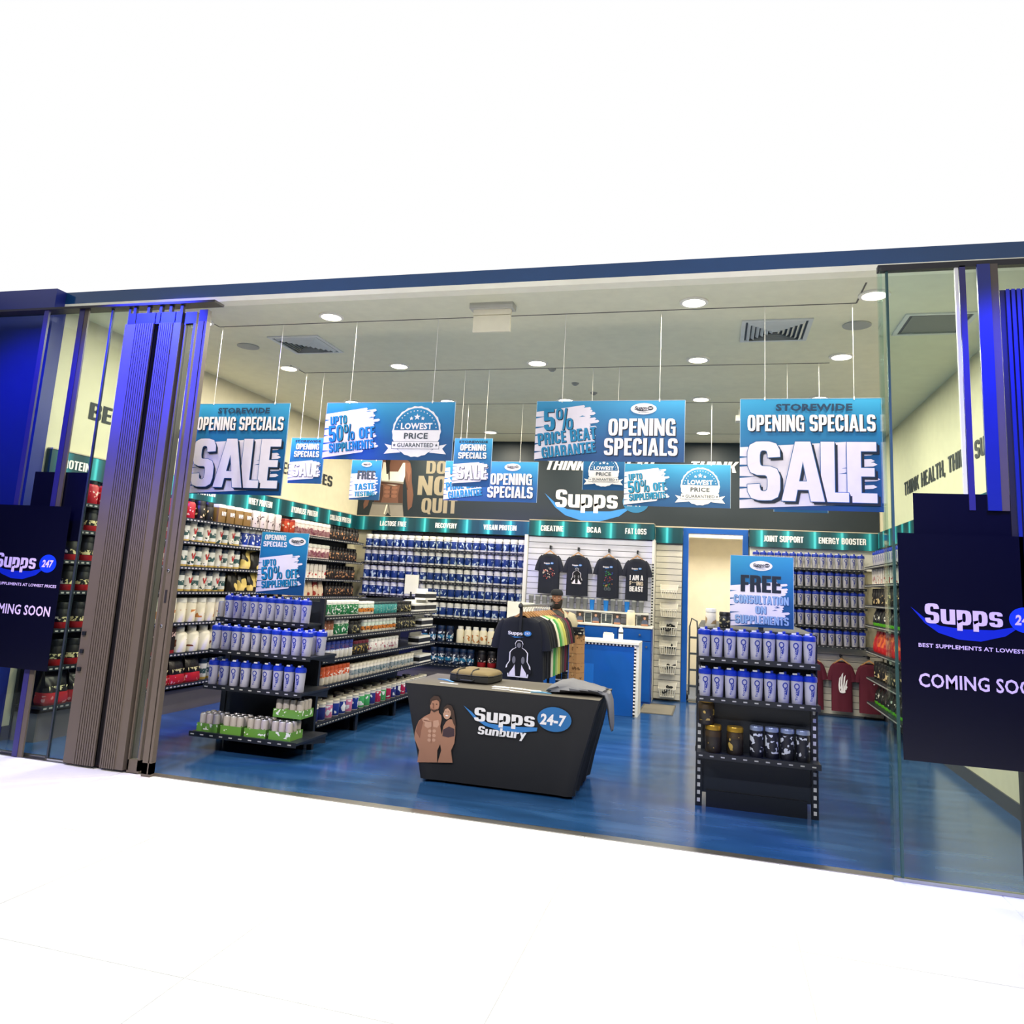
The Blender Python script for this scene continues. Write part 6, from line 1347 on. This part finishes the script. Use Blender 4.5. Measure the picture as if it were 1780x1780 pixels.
def leaf(x0, x1, label, stile, y=.0, w_=.035, pale=None):
    o = thing('folding_door_leaf', label, 'glass door', (x0, YS+y, 0), 0, 'folding doors')
    a = MB(); a.box(0, w_, -.02, .03, .02, 3.62, stile); a.obj('stile', o)
    a = MB(); a.box(w_, x1-x0-.02, .0, .01, .05, 3.62, GLS); a.obj('pane', o)
    a = MB(); a.box(x1-x0-.02, x1-x0, -.02, .03, .02, 3.62, stile); a.obj('stile', o)
    a = MB(); a.box(0, x1-x0, -.02, .03, 3.62, 3.72, ALUD); a.obj('top_rail', o)
    a = MB(); a.box(0, x1-x0, -.02, .03, .0, .10, ALU); a.obj('bottom_rail', o); return o
leaf(-4.372, -4.262, 'narrow folded glass leaf right of the ribbed door stack', ALU, .02, .012)
o = leaf(-4.205, -4.125, 'outermost folded glass leaf with lock fittings beside the opening', ALU, -.02, .05)
for z in (1.55, 1.12): a = MB(); a.lathe([(.012, 0), (.012, .008), (.008, .012)], STEEL, 10); q = a.obj('lock_cylinder', o, smooth=True); q.location = (.02, -.02, z); q.rotation_euler = (pi/2, 0, 0)
a = MB(); a.box(.012, .03, -.024, -.02, 1.30, 1.40, ALUD); a.obj('latch_plate', o)
# fixed glass left
def pane(x0, x1, label, y=0, z1=ZT, edges=True, ew=.012, both=(1, 1)):
    o = thing('glass_panel', label, 'glass panel', (x0, YS+y, 0)); a = MB(); a.box(0, x1-x0, 0, .012, .02, z1, GLS); a.obj('pane', o)
    if both[0]: a = MB(); a.box(-ew, 0, -.004, .016, .02, z1, GED if x0 > 0 else GED2); a.obj('polished_edge', o)
    if both[1]: a = MB(); a.box(x1-x0, x1-x0+ew, -.004, .016, .02, z1, GED if x0 > 0 else GED2); a.obj('polished_edge', o)
    a = MB(); a.box(0, x1-x0, -.01, .022, 0, .02, STEEL); a.obj('floor_channel', o); return o
pane(-7.3, -5.20, 'fixed glass shopfront panel on the far left', .06, both=(0, 0)); 
pane(-5.14, -4.97, 'narrow fixed glass panel between the dark decal and the ribbed stack', .02, ew=.016)
def strip(x0, x1, y, label, m, z0=0.02, z1=ZT, m2=None):
    o = thing('glazing_strip', label, 'frame strip', (x0, YS+y, 0)); a = MB(); a.box(0, x1-x0, 0, .02, z0, z1, m); a.obj('face', o)
    if m2: a = MB(); a.box(x1-x0, x1-x0+.045, .004, .02, z0, z1, m2); a.obj('return_edge', o)
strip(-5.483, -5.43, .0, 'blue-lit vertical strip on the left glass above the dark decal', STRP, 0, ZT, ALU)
strip(-5.85, -5.80, -.02, 'bright blue strip imitating a light tube reflection on the far left glass', STRP)  # LED tube reflection modelled as a solid blue strip
# right side
o = pane(1.035, 3.5, 'fixed glass shopfront panel on the right', .0, both=(0, 0)); a = MB(); a.box(0, .012, -.05, .05, .02, ZT, GLS); a.obj('return_pane', o); a = MB(); a.box(.044, .058, -.008, .02, .02, ZT, GED); a.obj('polished_edge', o)
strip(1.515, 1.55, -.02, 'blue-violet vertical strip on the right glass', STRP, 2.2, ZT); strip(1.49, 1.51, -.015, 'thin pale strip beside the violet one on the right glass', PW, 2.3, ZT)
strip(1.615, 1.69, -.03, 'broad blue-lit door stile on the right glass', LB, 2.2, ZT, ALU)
o = thing('folding_door_stack', 'ribbed blue-lit door stack at the far right of the shopfront', 'folding door', (0, YS-.02, 0)); o['group'] = 'folding doors'
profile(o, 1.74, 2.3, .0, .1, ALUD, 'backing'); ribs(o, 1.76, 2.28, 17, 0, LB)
# head track
b = MB(); b.box(-7.4, -4.08, YS-.03, YS+.10, ZT-.01, ZT+.01, ALUD); struct(b.obj('trim_12'))
b = MB(); b.box(-4.08, 1.03, YS+.0, YS+.012, ZT-.004, ZT+.004, GED); 
b = MB(); b.box(1.03, 3.5, YS-.02, YS+.03, ZT-.01, ZT+.03, ALUD); struct(b.obj('trim_13'))
# dark decals on the glass
DEC = mat('decal_navy', (6, 7, 30), .28)
LAV = mat('decal_letter', (228, 205, 250), .5); SWB = mat('decal_swoosh', (10, 40, 190), .4)
def decal(x0, x1, z0, z1, y, label, lx=None):
    o = thing('window_decal', label, 'window decal', (x0, YS+y, z0)); a = MB(); a.box(0, x1-x0, -.003, 0, 0, z1-z0, DEC); a.obj('film', o)
    if lx is not None:
        P = Print(); logo(P, lx-x0, 1.50-z0, .60, LAV, SWB, mat('decal_oval', (18, 60, 235), .4), LAV, 1); P.obj('printed_logo', o, (0, -.004, 0))
        P = Print(); P.text('BEST SUPPLEMENTS AT LOWEST PRICES', lx-.04-x0, 1.355-z0, .70, .024, LAV, 1, bold=.02, reg=True); P.obj('lettering', o, (0, -.004, 0))
        P = Print(); P.text('COMING SOON', lx-.045-x0, 1.12-z0, .68, .083, LAV, 1, bold=.02, reg=True); P.obj('lettering', o, (0, -.004, 0))
    return o
decal(-6.3, -5.22, .69, 2.03, -.035, 'large dark decal on the left glass with pale COMING SOON lettering', -5.91)
decal(-5.72, -5.16, 1.75, 2.33, .03, 'plain dark decal behind and above the left lettered one')
decal(1.10, 2.6, .69, 2.045, -.035, 'large dark decal on the right glass with pale COMING SOON lettering', 1.24)
decal(1.20, 2.6, 1.75, 2.30, -.012, 'plain dark decal behind and above the right lettered one')
o = thing('blue_board', 'small light blue board at the bottom left outside the glass', 'board', (-6.3, YS-.06, .2)); a = MB(); a.box(0, .42, 0, .01, 0, .5, mat('board_blue', (40, 120, 200), .5)); a.obj('panel', o); a = MB(); a.box(.19, .23, .01, .03, -.2, .4, ALUD); a.obj('stand', o)
